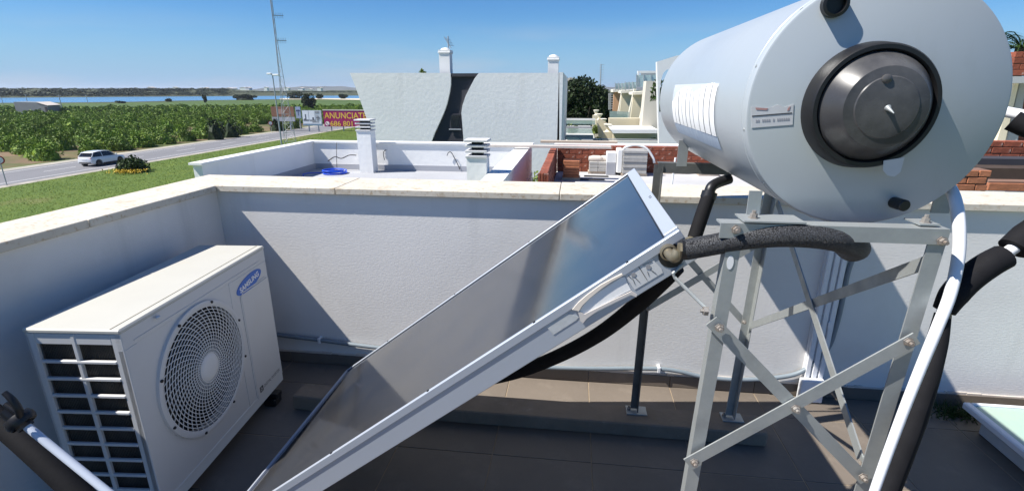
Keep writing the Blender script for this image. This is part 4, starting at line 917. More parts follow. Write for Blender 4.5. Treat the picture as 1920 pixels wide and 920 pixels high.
while xo > -420:
    yo = 22 + (ix % 2) * 2.2
    while yo < 520:
        x_, y_ = xo + rnd.uniform(-.7, .7), yo + rnd.uniform(-.7, .7); d_ = math.hypot(x_, y_); an_ = math.atan2(-x_, y_)
        lake = 283 + 3 * math.sin(an_ * 20)
        if math.tan(an_) < 1.30 and math.tan(an_) > .36 and math.hypot(x_, y_) < 262 + 20 * math.sin(x_ * .02) and y_ < 330 and abs(x_ * -.0 + y_) < 330:
            if abs(x_ - shed_c.x) < 9 and abs(y_ - shed_c.y) < 7: pass
            elif rnd.random() < .07: pass
            elif 95 < y_ < 112 and x_ > -78: pass
            else: cand.append((d_, x_, y_))
        yo += 4.5
    xo -= 4.4; ix += 1
cand.sort(); near = cand[:290]; far = cand[290:]; print('orchard', len(cand))
LM = {'roadside citrus tree directly behind the white car': 182, 'roadside citrus tree just left of the white car': 105, 'roadside citrus tree directly behind the dark round bush': 262, 'roadside citrus tree nearest the left road sign': 30}
for i, (d_, x_, y_) in enumerate(near):
    o = bpy.data.objects.new('citrus_tree', variants[i % 5]); COL.objects.link(o); s_ = rnd.uniform(.75, 1.12); o.location = (x_, y_, GZ - .05); o.scale = (s_ * rnd.uniform(.95, 1.15), s_, s_ * rnd.uniform(.85, 1.1)); o.rotation_euler = (0, 0, rnd.uniform(0, 6.28))
    tag(o, 'leafy green citrus tree in the orchard across the road', 'tree', 'citrus trees in the orchard across the road')
    q_ = V((x_, y_, GZ + 1)) - EYE; px_ = CXP + FPX * q_.dot(_R) / q_.dot(_FW)
    for nm_ in list(LM):
        if x_ > RX1 - 9 and abs(px_ - LM[nm_]) < 16: o['label'] = nm_; del LM[nm_]
fv = []
lowv = [lumps(40 + k, 260, 1.95, 1.95, 2.1, 8, .34) for k in range(4)]
for i, (d_, x_, y_) in enumerate(far):
    s_ = rnd.uniform(.75, 1.1); a = rnd.uniform(0, 6.28); vv = lowv[i % 4] * s_; ca, sa = math.cos(a), math.sin(a)
    fv.append(np.stack([vv[:, 0] * ca - vv[:, 1] * sa + x_, vv[:, 0] * sa + vv[:, 1] * ca + y_, vv[:, 2] + GZ], 1))
o = bpy.data.objects.new('orchard_rows', np_mesh('orchard_rows', np.concatenate(fv), LEAFO)); COL.objects.link(o); tag(o, 'far rows of the green orchard stretching to the lake', 'orchard', kind='stuff')

def tree(name, base, h, rx, ry, rz, label, m, n=3500, size=.16, nl=16, seed=5, trunk=True, cat='tree', group=None, zc=None, core=.55):
    t_ = thing(name, base, label, cat, group); base = V(base)
    me = tree_mesh('crown', seed, n, rx, ry, rz, nl, size, m, core, flat_base=False); o = bpy.data.objects.new('crown', me); COL.objects.link(o); o.parent = t_
    o.location = (0, 0, h - 2 * rz)
    if core:  # recentre blob already flat; fine
        pass
    if trunk:
        mb = MB(); top = base + Z * (h - rz); mb.tube([base, base + Z * (h - 2 * rz) * .6 + X * .1, top], [rx * .10 + .05, rx * .07 + .04, rx * .03 + .02], 8)
        for k in range(5):
            a = k * 1.256; mb.tube([base + Z * (h - 2 * rz) * .8, base + Z * (h - 1.5 * rz) + V((math.cos(a) * rx * .4, math.sin(a) * ry * .4, 0)), base + Z * (h - .8 * rz) + V((math.cos(a) * rx * .7, math.sin(a) * ry * .7, 0))], [rx * .04 + .02, rx * .03 + .01, .02], 6)
        mb.build('trunk', BARK, t_)
    return t_
dt = atY(1105, 222, 44); tz = atY(1100, 148, 44).z
tree('broadleaf_tree', (dt.x - .6, 46, GZ), tz - GZ + .1, 3.1, 3.1, 2.6, 'big dark evergreen tree between white house and cream terraces', LEAFD, 9000, .16, 26, 21)
tree('broadleaf_tree', (dt.x + 1.6, 50, GZ), tz - GZ - .6, 2.2, 2.2, 1.9, 'smaller dark tree touching the right of the big evergreen', LEAFD, 4500, .16, 18, 22)
b = atZ(250, 322, GZ)
bs = thing('round_bush', b, 'dark green round bush on the grass verge in front of the car', 'bush')
me = tree_mesh('foliage', 61, 2600, 1.75, 1.6, 2.25, 14, .14, LEAFB, .6); o = bpy.data.objects.new('foliage', me); COL.objects.link(o); o.parent = bs
b2 = atZ(237, 326, GZ); r = np.random.RandomState(9); P = np.stack([r.normal(b2.x, .9, 420), r.normal(b2.y, .5, 420), GZ + .15 + r.uniform(0, .3, 420)], 1)
o = bpy.data.objects.new('yellow_flowers', np_mesh('yellow_flowers', quads(420, P, .09, 3), PETAL)); COL.objects.link(o); tag(o, 'patch of yellow wildflowers at the foot of the round bush', 'flowers', kind='stuff')
b = atZ(582, 209, GZ); tree('broadleaf_tree', (b.x, b.y, GZ), 7.3, 2.9, 2.9, 3.4, 'dark round tree standing above the grey photo billboard', LEAFD, 3000, .3, 16, 31)
for (px, py, w_, h_, lb) in ((455, 188, 7, 4.2, 'wide dark tree clump on the lake shore left of the mast'), (470, 188, 4, 3.2, 'low dark shore tree just right of the wide clump'), (553, 186, 7, 4.6, 'flat topped dark tree by the lake right of the mast'), (600, 186, 2.6, 3.4, 'small dark shore tree left of the distant houses'), (643, 186, 3, 3.2, 'dark tree beside the white sheds close to the house edge'), (385, 193, 1.6, 5.2, 'lone palm like tree at the edge of the lake'), (228, 194, 4, 1.8, 'low dark shrub clump by the left lake shore'), (318, 191, 3, 1.8, 'tiny shrub clump by the middle lake shore')):
    b = atZ(px, py, GZ); s_ = b.y / 300 * 1.0
    tree('shore_tree', (b.x, b.y, GZ), h_ * s_, w_ * s_, w_ * .6 * s_, h_ * .48 * s_, lb, LEAFD, 900, .5 * s_, 9, int(px))
# hedge and shrubs behind billboards
for i, (px, py, w_, h_) in enumerate(((535, 245, 1.6, 3.6), (548, 243, 1.6, 3.4), (560, 241, 1.4, 3.0), (418, 262, 1.8, 4.2), (448, 258, 2.2, 3.8), (520, 246, 1.2, 2.4))):
    b = atZ(px, py, GZ); o = bpy.data.objects.new('roadside_shrub', tree_mesh('roadside_shrub', 71 + i, 700, w_, w_, h_, 9, .2, LEAFY if i < 3 else LEAFD, .6)); COL.objects.link(o); o.location = (min(b.x, RX1 - 1.5), b.y, GZ)
    tag(o, ('yellow green shrub just right of the lamp post', 'yellow green shrub behind the mast base', 'yellow green shrub left of the photo billboard', 'dark tall shrub at the road edge left of the sign', 'broad dark shrub nearest the small round sign', 'small dark shrub below the round road sign')[i], 'shrub')
# palm behind right side
pb_ = atY(1908, 100, 20); pt_ = thing('palm_tree', (pb_.x, 20, GZ), 'palm tree top showing above the brick house at far right', 'palm')
MB().tube([V((pb_.x, 20, GZ)), V((pb_.x + .1, 20, pb_.z + .15))], [.25, .18], 10, True, False).build('trunk', BARK, pt_)
for k in range(26):
    a = k * 2.4; e_ = .2 + .9 * rnd.random(); pr_ = V((pb_.x + .1, 20, pb_.z + .15)); pts = [pr_ + V((math.cos(a) * s_ * 1.5, math.sin(a) * s_ * 1.5, e_ * s_ * 1.5 - 1.3 * s_ * s_)) for s_ in (0, .25, .5, .75, 1)]
    mb = MB(); mb.tube(pts, .015, 4, False, False)
    for s_ in np.linspace(.15, 1, 16):
        c_ = pr_ + V((math.cos(a) * s_ * 1.5, math.sin(a) * s_ * 1.5, e_ * s_ * 1.5 - 1.3 * s_ * s_)); sd = V((-math.sin(a), math.cos(a), -.3)); fw_ = V((math.cos(a), math.sin(a), 0))
        for g in (1, -1): L_ = .38 * (1.1 - abs(s_ - .5)); e1_ = c_ + V((sd.x * g, sd.y * g, sd.z)) * L_ + fw_ * .15; mb.poly([c_ - fw_ * .02, c_ + fw_ * .03, e1_], [(0, 1, 2)])
    mb.build('frond', LEAFB, pt_)
for (px, py, yy, rr_, lb) in ((1120, 262, 24, .42, 'yellow green potted shrub beside the cream garden wall'), (1118, 240, 28, .3, 'small plant on the garden wall by the urns'), (1075, 236, 30, .4, 'palm like plant behind the glass screen'), (1225, 262, 22.5, .3, 'small plant under the white roof slab'), (1002, 336, 14, .5, 'green shrub tops in the gap beside the white house'), (790, 134, 26, .25, 'tip of a palm just above the white house roof')):
    p = atY(px, py, yy); t_ = thing('garden_plant', (p.x, yy, p.z - rr_), lb, 'plant'); me = tree_mesh('foliage', int(px), 500, rr_, rr_, rr_ * 1.6, 7, .06, LEAFY, .5); o = bpy.data.objects.new('foliage', me); COL.objects.link(o); o.parent = t_

# ------------------------------------------------------------------ ground, road, lake, hills
gm = mat('meadow_ground', (.09, .14, .016), .95, var=.5, scale=.12, col2=(.065, .115, .012), coords='Object', bump=.6, bscale=2, bdist=.1, layers=(((.22, .17, .08), .08, .56, .70, .75), ((.12, .16, .02), .6, .5, .7, .6)))
soil = mat('orchard_soil', (.20, .135, .075), .95, var=.3, scale=.1, layers=(((.06, .09, .015), .15, .42, .6, .9),))
def sheet(name, pts, z, m):
    o = MB().poly([(a, b_, z) for a, b_ in pts], [tuple(range(len(pts)))]).build(name, m); tag(o, kind='structure'); return o
sheet('ground', [(-6000, -600), (6000, -600), (6000, 9000), (-6000, 9000)], GZ, gm)
sheet('orchard_ground', [(RX1 - 2.2, -100), (RX1 - 2.2, 345), (-130, 345), (-240, 330), (-300, 322), (-345, 276), (-450, 220), (-450, -100)], GZ + .004, soil)
sheet('road', [(RX1, -300), (-49.2, -300), (-49.2, 600), (RX1, 600)], GZ + .012, ASPH)
sheet('road_shoulder', [(-59.4, -300), (-48.2, -300), (-48.2, 600), (-59.4, 600)], GZ + .008, GRAVEL)
for nm, x_ in (('edge_line', -50.3), ('edge_line', -56.6)): sheet(nm, [(x_ - .07, -300), (x_ + .07, -300), (x_ + .07, 400), (x_ - .07, 400)], GZ + .016, WHITEL)
y_ = 0
while y_ < 200: 
    sheet('centre_line', [(-53.52, y_), (-53.40, y_), (-53.40, y_ + 3.5), (-53.52, y_ + 3.5)], GZ + .016, WHITEL); y_ += 9
def gp(px, py, dz=0): p = atZ(px, py, GZ + dz); return (p.x, p.y)
lk = [gp(-250, 195), gp(0, 193), gp(120, 192.5), gp(250, 191), gp(330, 189), gp(400, 188), (gp(470, 187)), gp(560, 186), gp(660, 186), gp(760, 186)]
fr2 = [gp(760, 178.2), gp(560, 178.2), gp(400, 178), gp(200, 178.4), gp(0, 179), gp(-250, 179.5)]
sheet('lake', lk + fr2, GZ + .03, WATER)
sheet('green_field', [gp(-250, 196.6), gp(0, 194.6), gp(120, 194.2), gp(250, 192.6), gp(400, 189.4), gp(520, 188), gp(700, 188.5), gp(700, 203), gp(400, 203), gp(0, 206), gp(-250, 208)], GZ + .02, mat('field_green', (.065, .115, .014), .95, var=.5, scale=.05, col2=(.045, .08, .012)))
# reed / bank strips
bank = mat('shore_bank', (.07, .085, .03), .95, var=.4, scale=.02)
def strip(name, a, b_, z, m): return sheet(name, a + b_[::-1], z, m)
sheet('shore_bank', [gp(q[0], q[1] + d_) for q, d_ in (((-250, 195), 1.6), ((0, 193), 1.6), ((120, 192.5), 1.5), ((250, 191), 1.5), ((400, 188), 1.2), ((470, 187), 1), ((660, 186), 1))] + lk[::-1][1:-1], GZ + .05, bank)
sheet('salt_flat', [gp(525, 187.5), gp(600, 187), gp(700, 189), gp(700, 185.5), gp(600, 185), gp(525, 185.3)], GZ + .30, mat('pale_sand', (.62, .56, .42), .9, var=.2, scale=.02))
# far land terrain
def ridge(name, dist, px0, px1, hf, m, depth, step=6):
    pts = []; mb = MB(); k = 0
    for px in range(px0, px1 + 1, step):
        d = ray(px, 170); d = V((d.x, d.y, 0)).normalized(); tt = dist / 1; h = hf(px)
        a = V((EYE.x, EYE.y, GZ)) + d * dist; mb.v += [tuple(a), tuple(a + d * depth * .25 + Z * h * .85), tuple(a + d * depth * .5 + Z * h), tuple(a + d * depth)]
        if k:
            for j in range(3): q = (k - 1) * 4 + j; mb.f.append((q, q + 4, q + 5, q + 1))
        k += 1
    o = mb.build(name, m, smooth=180); tag(o, kind='structure'); return o
def nf(s1, s2, seed=0):
    r = random.Random(seed); ph = [r.uniform(0, 6.28) for _ in range(5)]
    return lambda px: sum(math.sin(px * f_ + p_) for f_, p_ in zip((.011, .023, .051, .09, .17), ph)) / 5
n1, n2, n3 = nf(0, 0, 1), nf(0, 0, 2), nf(0, 0, 4)
scrub = mat('far_scrub', (.075, .085, .040), .95, var=.5, scale=.012, layers=(((.26, .19, .10), .006, .58, .68, .8), ((.035, .05, .02), .03, .5, .65, .8)))
hillm = mat('far_hill', (.12, .13, .12), .95, var=.4, scale=.004)
ridge('far_shore', 690, -500, 2600, lambda p: 5.5 + 1.5 * n1(p) + (2.5 if p < 420 else 2.5 * max(0, 1 - (p - 420) / 80)), scrub, 300)
ridge('hill', 2600, 250, 2600, lambda p: 8 + 15 * math.exp(-((p - 590) / 90.) ** 2) + 6 * n2(p) + (10 if p > 700 else 0), hillm, 1500)
# far shore trees: one wooded mass (stuff)
r = np.random.RandomState(5); fv = []
for k in range(1500):
    px = r.uniform(-60, 700); d = ray(px, 170); d = np.array([d.x, d.y, 0]); d /= np.linalg.norm(d); ds = r.uniform(700, 860); s_ = r.uniform(.7, 1.7) * (1.15 if px < 430 else .55)
    base = np.array([0, 0, GZ + (8 * min(1, (ds - 690) / 75) * .8 if px < 440 else 4)]) + d * ds; vv = lowv[k % 4][:200] * s_ * np.array([2.4, 2.4, .8]); fv.append(vv + base)
o = bpy.data.objects.new('far_wood', np_mesh('far_wood', np.concatenate(fv), LEAFD)); COL.objects.link(o); tag(o, 'dark strip of woodland on the far lake shore', 'wood', kind='stuff')
# far houses
for i in range(26):
    px = rnd.uniform(250, 655) if i < 18 else rnd.uniform(1056, 1085); ds = rnd.uniform(900, 1500) if i < 18 else rnd.uniform(150, 260); d = ray(px, 170); d = V((d.x, d.y, 0)).normalized(); p = V((0, 0, GZ)) + d * ds
    if i < 18: z0_ = rnd.uniform(2, 6); w_, h_ = rnd.uniform(6, 14), rnd.uniform(4, 7)
    else: z0_ = 0; w_, h_ = rnd.uniform(6, 12), rnd.uniform(8.5, 11.5)
    t_ = thing('far_house', (p.x, p.y, GZ), 'tiny white house in the far distance' if i < 18 else 'pale distant house between white gable and dark tree', 'house', 'tiny far houses beyond the lake' if i < 18 else 'pale distant houses behind the dark tree')
    MB().box(p.x - w_ / 2, p.x + w_ / 2, p.y - 4, p.y + 4, GZ, GZ + z0_ + h_).build('wall', WHITEP, t_); MB().prism([(p.x - w_ / 2 - .3, p.y - 4.3, GZ + z0_ + h_), (p.x + w_ / 2 + .3, p.y - 4.3, GZ + z0_ + h_), (p.x, p.y - 4.3, GZ + z0_ + h_ + 1.2)], (0, 8.6, 0)).build('roof', PALER, t_)
# distant lattice antenna
q = atY(1127, 152, 160); tp = atY(1127, 120, 160); o = thing('radio_mast', (q.x, 160, GZ), 'thin distant radio mast rising behind the dark tree', 'mast')
MB().tube([V((q.x, 160, GZ)), V((tp.x, 160, tp.z))], [.35, .12], 5, True, False).build('pole', STEELG, o)
for k in range(7): z_ = tp.z - .4 - k * .7; MB().tube([V((q.x - .7, 160, z_)), V((q.x + .7, 160, z_ + .2))], .06, 4, True, False).build('element', STEELG, o)
# backdrop tree strip on the right horizon
fv = []
for k in range(160):
    px = r.uniform(1040, 1330) if k < 120 else r.uniform(1850, 2100); d = ray(px, 170); d = np.array([d.x, d.y, 0]); d /= np.linalg.norm(d); ds = r.uniform(75, 130); fv.append(lowv[k % 4] * r.uniform(1.8, 2.6) + np.array([0, 0, GZ]) + d * ds)
o = bpy.data.objects.new('distant_wood', np_mesh('distant_wood', np.concatenate(fv), LEAFD)); COL.objects.link(o); tag(o, 'belt of dark trees behind the cream terrace houses', 'wood', kind='stuff')
# grass tufts on the verge
r = np.random.RandomState(8); n = 200000; gx = r.uniform(-48.1, -6.7, n); gy = r.uniform(8, 130, n); k_ = (gx / gy > -1.45); gx, gy = gx[k_], gy[k_]
P = np.stack([gx, gy, np.full(len(gx), GZ)], 1); o = bpy.data.objects.new('verge_grass', np_mesh('verge_grass', blades(P, .09, .02, 2, 1.3), GRASSB, 3)); COL.objects.link(o); tag(o, 'rough green grass between the houses and the road', 'grass', kind='stuff')

# ------------------------------------------------------------------ white wall with arched opening (behind tank)
aw = thing('white_gable_wall', (3.4, 20, GZ), 'tall bright white wall with arched opening beside the tank', 'building')
AY = 20.
outl = [(1232, 115), (1310, 94), (1310, 420), (1236, 420)]
hole = [(1236, 210), (1237, 170), (1240, 148), (1244, 137), (1250, 131), (1256, 130), (1262, 132), (1268, 140), (1268, 210)]
mb = MB(); 
def strip_poly(pix, m, nm, yy=AY, dp=.35): return MB().prism([atY(*q, yy) for q in pix], (0, dp, 0)).build(nm, m, aw)
strip_poly([(1232, 116), (1268, 105), (1310, 96), (1310, 131), (1262, 131), (1256, 130), (1250, 131), (1244, 137), (1240, 148), (1237, 170), (1236, 210), (1234, 210)], WHITEP, 'wall')
strip_poly([(1234, 210.2), (1310, 210.2), (1310, 420), (1240, 420)], WHITEP, 'wall'); strip_poly([(1268, 131.2), (1310, 131.2), (1310, 210), (1268, 210)], WHITEP, 'wall')
p = atY(1250, 150, 21.5); t_ = thing('garden_plant', (p.x, 21.5, p.z - .8), 'plant showing through the arched opening in the white wall', 'plant'); o = bpy.data.objects.new('foliage', tree_mesh('foliage', 88, 500, .6, .4, .9, 7, .09, LEAFB, .5)); COL.objects.link(o); o.parent = t_

# ------------------------------------------------------------------ street things
def ladder_mast():
    b = atZ(543, 273, GZ); t_ = thing('lattice_mast', b, 'tall thin guyed lattice radio mast rising out of the picture', 'mast'); H = 36
    feet = [V((b.x + math.cos(a) * 1.0, b.y + math.sin(a) * 1.0, GZ)) for a in (.3, 2.4, 4.5)]; pos = lambda i, z_: V((b.x, b.y, GZ + z_)) + (feet[i] - b).normalized() * (1.0 - .62 * z_ / 9 if z_ < 9 else max(.13, .38 - (z_ - 9) / 6 * .25))
    for i in range(3): MB().tube([pos(i, z_) for z_ in (0, 9, 12, 15, 24, 36)], .04, 6, True, False).build('leg', STEELG, t_)
    mb = MB(); z_ = .6; fl2 = 0
    while z_ < H - .6:
        for i in range(3): mb.tube([pos(i, z_), pos((i + 1) % 3, z_)], .028, 4, False, False); mb.tube([pos(i, z_), pos((i + 1) % 3, z_ + (1.3 if z_ < 17 else .5))], .02, 4, False, False)
        z_ += 1.3 if z_ < 17 else .5
    o = mb.build('lattice', STEELG, t_)
    for (px, py) in ((519, 76), (513, 29)):
        dd_ = ray(px, py); k = b.y / dd_.y; zz = EYE.z + dd_.z * k; c_ = V((b.x, b.y, zz)); an_ = MB(); an_.tube([c_, c_ + V((1.2, .6, 0))], .045, 5, True, False)
        for j in range(5): q = c_ + V((.3 + .2 * j, .15 + .1 * j, 0)); an_.tube([q + V((0, 0, -.35)), q + V((0, 0, .35))], .022, 4, True, False)
        an_.build('antenna', STEELG, t_)
ladder_mast()
b = atZ(529, 277, GZ); t_ = thing('street_lamp', b, 'tall slim street lamp with white double head beside the mast', 'street lamp'); dd_ = ray(509, 141); zz = EYE.z + dd_.z * b.y / dd_.y
tpz = V((b.x, b.y, zz)); MB().tube([b, tpz], [.12, .07], 10, True, False).build('pole', STEELG, t_)
for s_ in (-1, 1): MB().box(tpz.x + (.1 if s_ > 0 else -.75), tpz.x + (1.0 if s_ > 0 else -.1), tpz.y - .22, tpz.y + .22, tpz.z - .08 + (.15 if s_ < 0 else 0), tpz.z + .12 + (.15 if s_ < 0 else 0), .05).build('lamp_head', WHITEP, t_)
MB().tube([tpz + V((-.2, 0, .1)), tpz + V((.2, 0, 0))], .06, 6, True, False).build('arm', STEELG, t_)
# utility poles far left
for i, (px, pyb, pyt) in enumerate(((6, 196, 182), (52, 194, 177), (118, 210, 178), (165, 195, 178), (313, 190, 183))):
    b = atZ(px, pyb, GZ); dd_ = ray(px, pyt); zz = EYE.z + dd_.z * b.y / dd_.y; t_ = thing('utility_pole', b, ('leftmost thin utility pole before the lake', 'faint utility pole above the grey shed', 'taller utility pole right of the grey shed', 'utility pole standing at the lake edge', 'small pole at the lake edge right of the others')[i], 'pole')
    MB().tube([b, V((b.x, b.y, zz))], [.16, .11], 6, True, False).build('pole', STEELG, t_); MB().tube([V((b.x - .9, b.y, zz - .3)), V((b.x + .9, b.y, zz - .3))], .06, 4, True, False).build('crossarm', STEELG, t_)
# shed
b = shed_c; t_ = thing('farm_shed', b, 'long low grey farm shed among the orchard trees at far left', 'shed'); hw = 6.2; GS = mat('grey_shed_sheet', (.20, .22, .23), .7, var=.15, scale=.5)
MB().prism([(b.x - hw, b.y, GZ), (b.x + hw, b.y, GZ), (b.x + hw, b.y, GZ + 2.7), (b.x + hw * .45, b.y, GZ + 3.7), (b.x - hw, b.y, GZ + 3.9)], (-3, 7, 0)).build('wall', GS, t_)
MB().prism([(b.x + hw * .4, b.y - .15, GZ + 3.75), (b.x + hw + .3, b.y - .15, GZ + 2.7), (b.x + hw + .3, b.y - .15, GZ + 2.85), (b.x + hw * .4, b.y - .15, GZ + 3.9)], (-3, 7.3, 0)).build('roof', PALER, t_)
MB().box(b.x + hw - 1.1, b.x + hw - .3, b.y - .1, b.y - .02, GZ + .1, GZ + 2.3).build('door', DGREY, t_)
# billboards
def board(pxl, pxr, pyt, pyb, pyg, m, label, name='billboard', posts=2):
    b = atZ((pxl + pxr) / 2, pyg, GZ); YY = b.y; a, c = atY(pxl, pyt, YY), atY(pxr, pyb, YY)
    t_ = thing(name, b, label, 'billboard'); MB().box(a.x, c.x, YY, YY + .25, c.z, a.z).build('panel', m, t_)
    for k in range(posts): x_ = a.x + (c.x - a.x) * (k + .5) / posts; MB().box(x_ - .1, x_ + .1, YY + .26, YY + .4, GZ, a.z - .3).build('post', STEELG, t_)
    return t_, a, c, YY
MAG = mat('magenta_poster', (.36, .015, .07), .5, var=.3, scale=.6, col2=(.30, .01, .16)); YEL = mat('yellow_lettering', (.75, .50, .07), .6)
t_, a, c, YY = board(605.5, 700, 207.5, 238, 246, MAG, 'magenta billboard with large yellow lettering left of the white house', posts=4)
sc1 = (atY(667, 215, YY).x - atY(609, 215, YY).x)
zt_, zb_ = atY(630, 211, YY).z, atY(630, 222.5, YY).z
text_mesh('ANUNCIATE', 'large_lettering', YEL, t_, V((atY(608.5, 220, YY).x, YY - .02, zb_)), X, Z, sc1 * 1.36, zt_ - zb_, 0, 0, .01)
zt_, zb_ = atY(630, 227, YY).z, atY(630, 236.5, YY).z
text_mesh('686 801', 'phone_number', YEL, t_, V((atY(619.5, 232, YY).x, YY - .02, zb_)), X, Z, atY(661, 232, YY).x - atY(619.5, 232, YY).x, zt_ - zb_, 0, 0, .01)
pc_ = atY(614, 231.7, YY); MB().lathe([(.42, 0), (.42, .03), (0, .03)], (pc_.x, YY - .005, pc_.z), -Y, 20).build('phone_disc', WHITEP, t_)
MB().tube([V((pc_.x - .2, YY - .05, pc_.z + .2)), V((pc_.x - .08, YY - .05, pc_.z - .08)), V((pc_.x + .2, YY - .05, pc_.z - .2))], .06, 6).build('handset_symbol', MAG, t_)
MB().box(a.x - .1, c.x + .1, YY - .05, YY + .3, a.z + .01, a.z + .2).build('top_rail', PALER, t_)
GP = mat('photo_poster', (.50, .55, .60), .5, var=.2, scale=1); t_, a, c, YY = board(565.5, 604.5, 207, 236, 247, GP, 'grey white photo billboard left of the magenta one')
W_, H_ = c.x - a.x, a.z - c.z
def bp_(u0, u1, v0, v1, m, nm='poster_shape', t=t_, o_=.03): MB().box(a.x + u0 * W_, a.x + u1 * W_, YY - o_, YY - .004, c.z + v0 * H_, c.z + v1 * H_).build(nm, m, t)
PG1 = mat('poster_dark', (.09, .10, .12), .6); PG2 = mat('poster_mid', (.26, .27, .28), .6); PG3 = mat('poster_light', (.66, .70, .74), .6)
bp_(.03, .33, .40, .95, PG3); bp_(.36, .66, .40, .95, PG3); bp_(.15, .2, .45, .75, PG1, o_=.05); bp_(.05, .30, .32, .42, PG2, o_=.04); bp_(.37, .66, .28, .38, PG2, o_=.04); bp_(.52, .60, .38, .55, PG1, o_=.05); bp_(.70, .88, .82, .95, PG2, o_=.04); bp_(.74, .84, .36, .66, PG2, o_=.04); bp_(.72, .9, .5, .54, PG1, o_=.05); bp_(.08, .2, .36, .46, PG1, o_=.05)
bp_(.03, .97, .13, .27, PG3); bp_(.5, .86, .2, .27, PG2, o_=.04); bp_(.0, 1., .0, .1, mat('poster_blue', (.16, .24, .32), .6))
BR = mat('brown_poster', (.26, .13, .08), .7, var=.25, scale=.5); t2, a, c, YY = board(507, 552, 200, 219, 246, BR, 'faded brown billboard standing behind the mast'); W_, H_ = c.x - a.x, a.z - c.z
bp_(.28, .60, .25, .75, mat('brown_poster_light', (.36, .22, .18), .7), t=t2); MB().box(a.x, c.x, YY + .02, YY + .2, c.z - .9, c.z - .05).build('lower_panel', SKIRTG, t2)
BLp = mat('pale_blue_poster', (.34, .42, .56), .6); t3, a, c, YY = board(553, 564.5, 200.5, 222, 244, BLp, 'narrow pale blue sign with palm symbol next to the brown billboard', 'palm_sign', 1); W_, H_ = c.x - a.x, a.z - c.z
bp_(.48, .56, .25, .7, mat('navy_print', (.04, .06, .16), .6), 'palm_symbol', t3)
for k in range(7):
    an_ = math.pi * (k / 6); p = V((a.x + .52 * W_, YY - .03, c.z + .68 * H_)); MB().prism([p, p + V((math.cos(an_) * .42, 0, math.sin(an_) * .2 + .02)), p + V((math.cos(an_) * .36, 0, math.sin(an_) * .2 - .14))], (0, .02, 0)).build('palm_symbol', MATS['navy_print'], t3)
# round road signs
def rsign(px, py, pyg, rad, label):
    b = atZ(px + 2, pyg, GZ); dd_ = ray(px, py); zz = EYE.z + dd_.z * b.y / dd_.y; b = V((EYE.x + dd_.x * b.y / dd_.y, b.y, GZ)); t_ = thing('road_sign', b, label, 'road sign')
    MB().tube([b, V((b.x, b.y, zz))], .045, 8, True, False).build('post', STEELG, t_); nrm = V((.5, -.86, 0))
    MB().lathe([(0, .0), (rad, 0), (rad, .02), (rad * .98, .03), (0, .03)], (b.x, b.y, zz), nrm, 28).build('red_disc', REDL, t_, 40); MB().lathe([(rad * .74, .032), (rad * .74, .036), (0, .036)], (b.x, b.y, zz), nrm, 28).build('white_disc', WHITEP, t_)
rsign(507, 231, 247, .42, 'small round red and white road sign by the orchard edge'); rsign(-1, 300, 347, .36, 'round red bordered road sign on a pole at the left picture edge')
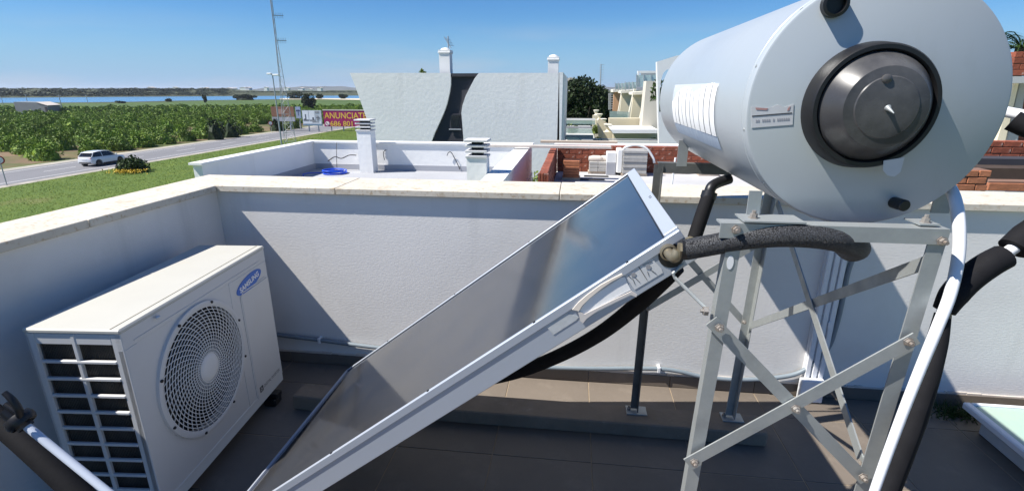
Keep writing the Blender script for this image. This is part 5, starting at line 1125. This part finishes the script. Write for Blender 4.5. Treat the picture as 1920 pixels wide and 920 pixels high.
# ------------------------------------------------------------------ car
def car():
    p0_ = V((-51.45, 0, GZ + .016)); yr = atZ(166, 318, GZ).y; base = V((-52.2, yr + 1.6, GZ + .016))
    t_ = thing('parked_car', base, 'white estate style car with dark windows driving along the road', 'car'); t_.name = 'white_car'; ORG[t_.name] = base
    def B(x_, y_, z_): return base + V((x_, y_ * .93, z_ * 1.0))
    L_ = [(0.0, .46, .86, .74), (.06, .34, .98, .86), (.25, .26, 1.04, .91), (.9, .22, 1.03, .93), (1.6, .22, 1.00, .93), (2.6, .22, .98, .93), (3.4, .22, .95, .92), (3.9, .24, .88, .90), (4.35, .28, .80, .85), (4.6, .34, .70, .76), (4.68, .42, .62, .66)]
    mb = MB(); n = 10
    for (y_, zb_, zt_, hw_) in L_:
        for (fx, fz) in ((-.90, 0), (-1, .12), (-1, .55), (-.965, .82), (-.86, 1), (.86, 1), (.965, .82), (1, .55), (1, .12), (.90, 0)): mb.v.append(tuple(B(fx * hw_, y_, zb_ + (zt_ - zb_) * fz)))
    for k in range(len(L_) - 1):
        for j in range(n): mb.f.append((k * n + j, k * n + (j + 1) % n, (k + 1) * n + (j + 1) % n, (k + 1) * n + j))
    mb.f.append(tuple(range(n))); mb.f.append(tuple(range((len(L_) - 1) * n, len(L_) * n))); mb.build('body', CARW, t_, 35)
    G_ = [(.18, 1.0, .80, 1.06, .78), (.62, 1.0, .82, 1.46, .66), (1.2, .99, .83, 1.52, .67), (2.0, .98, .83, 1.53, .67), (2.6, .97, .82, 1.47, .65), (3.35, .94, .80, .99, .74)]
    mb = MB()
    for (y_, z0_, w0_, z1_, w1_) in G_: mb.v += [tuple(B(-w0_, y_, z0_)), tuple(B(-w1_, y_, z1_)), tuple(B(w1_, y_, z1_)), tuple(B(w0_, y_, z0_))]
    for k in range(len(G_) - 1):
        for j in range(4): mb.f.append((k * 4 + j, k * 4 + (j + 1) % 4, (k + 1) * 4 + (j + 1) % 4, (k + 1) * 4 + j))
    mb.f += [(0, 1, 2, 3), (20, 21, 22, 23)]; mb.build('windows', CARG, t_)
    mb = MB(); R_ = [(.42, 1.40, .66), (.6, 1.485, .68), (1.2, 1.545, .69), (2.0, 1.555, .69), (2.62, 1.49, .66)]
    for (y_, z1_, w1_) in R_: mb.v += [tuple(B(-w1_, y_, z1_ - .02)), tuple(B(-w1_ * .8, y_, z1_ + .01)), tuple(B(w1_ * .8, y_, z1_ + .01)), tuple(B(w1_, y_, z1_ - .02))]
    for k in range(4):
        for j in range(3): mb.f.append((k * 4 + j, k * 4 + j + 1, (k + 1) * 4 + j + 1, (k + 1) * 4 + j))
    mb.build('roof', CARW, t_, 50)
    MB().box(base.x - .62, base.x + .62, base.y + .30, base.y + .52, base.z + 1.40, base.z + 1.46, .015).build('spoiler', CARW, t_)
    for s_ in (-1, 1):
        mb = MB()
        for (a, c) in (((2.62, 1.49, .665), (3.36, .97, .80)), ((.62, 1.48, .67), (.18, 1.02, .82)), ((1.55, 1.52, .685), (1.55, .98, .845))): mb.tube([B(s_ * a[2], a[0], a[1]), B(s_ * c[2], c[0], c[1])], .03, 6, True, False)
        mb.build('pillar', CARW if s_ else CARW, t_)
        MB().box(base.x + s_ * .62 - .2, base.x + s_ * .62 + .2, base.y + .015, base.y + .09, base.z + .84, base.z + .92, .01).build('tail_light', REDL, t_)
        MB().box(base.x + s_ * .94 - .09, base.x + s_ * .94 + .09, base.y + 3.0, base.y + 3.12, base.z + .98, base.z + 1.12, .02).build('wing_mirror', CARW, t_)
        for yw in (.85, 3.72):
            c_ = B(s_ * .80, yw, .34); wh = MB().lathe([(.0, -.1), (.30, -.1), (.34, -.08), (.34, .11), (.31, .135), (.0, .135)], c_, X * s_, 24).build('wheel', TYRE, t_, 40)
            MB().lathe([(.24, .137), (.22, .15), (.05, .14), (0, .14)], c_, X * s_, 10).build('rim', RIM, wh)
            MB().lathe([(.39, .10), (.39, .141), (.33, .141)], c_, X * s_, 28).build('wheel_arch', BLACKP, t_)
        MB().box(base.x + s_ * .91 - .02, base.x + s_ * .91 + .02, base.y + 1.3, base.y + 3.3, base.z + .2, base.z + .33).build('sill', BLACKP, t_)
    MB().box(base.x - .26, base.x + .26, base.y - .012, base.y + .03, base.z + .70, base.z + .82).build('number_plate', WHITEP, t_); MB().box(base.x - .7, base.x + .7, base.y - .01, base.y + .1, base.z + .36, base.z + .48, .01).build('bumper_insert', BLACKP, t_)
car()

# ------------------------------------------------------------------ haze
hm_ = bpy.data.materials.new('haze_air'); hm_.use_nodes = True; ht = hm_.node_tree; ht.nodes.clear(); ho = nn(ht, 'ShaderNodeOutputMaterial'); hv = nn(ht, 'ShaderNodeVolumePrincipled')
hv.inputs['Color'].default_value = (.80, .88, 1, 1); hv.inputs['Density'].default_value = .00011; hv.inputs['Anisotropy'].default_value = .2; ht.links.new(hv.outputs[0], ho.inputs['Volume'])
o = MB().box(-7000, 7000, -700, 9500, GZ - 1, 42).build('haze', hm_); tag(o, 'thin pale air haze over the whole landscape', 'haze', kind='stuff')
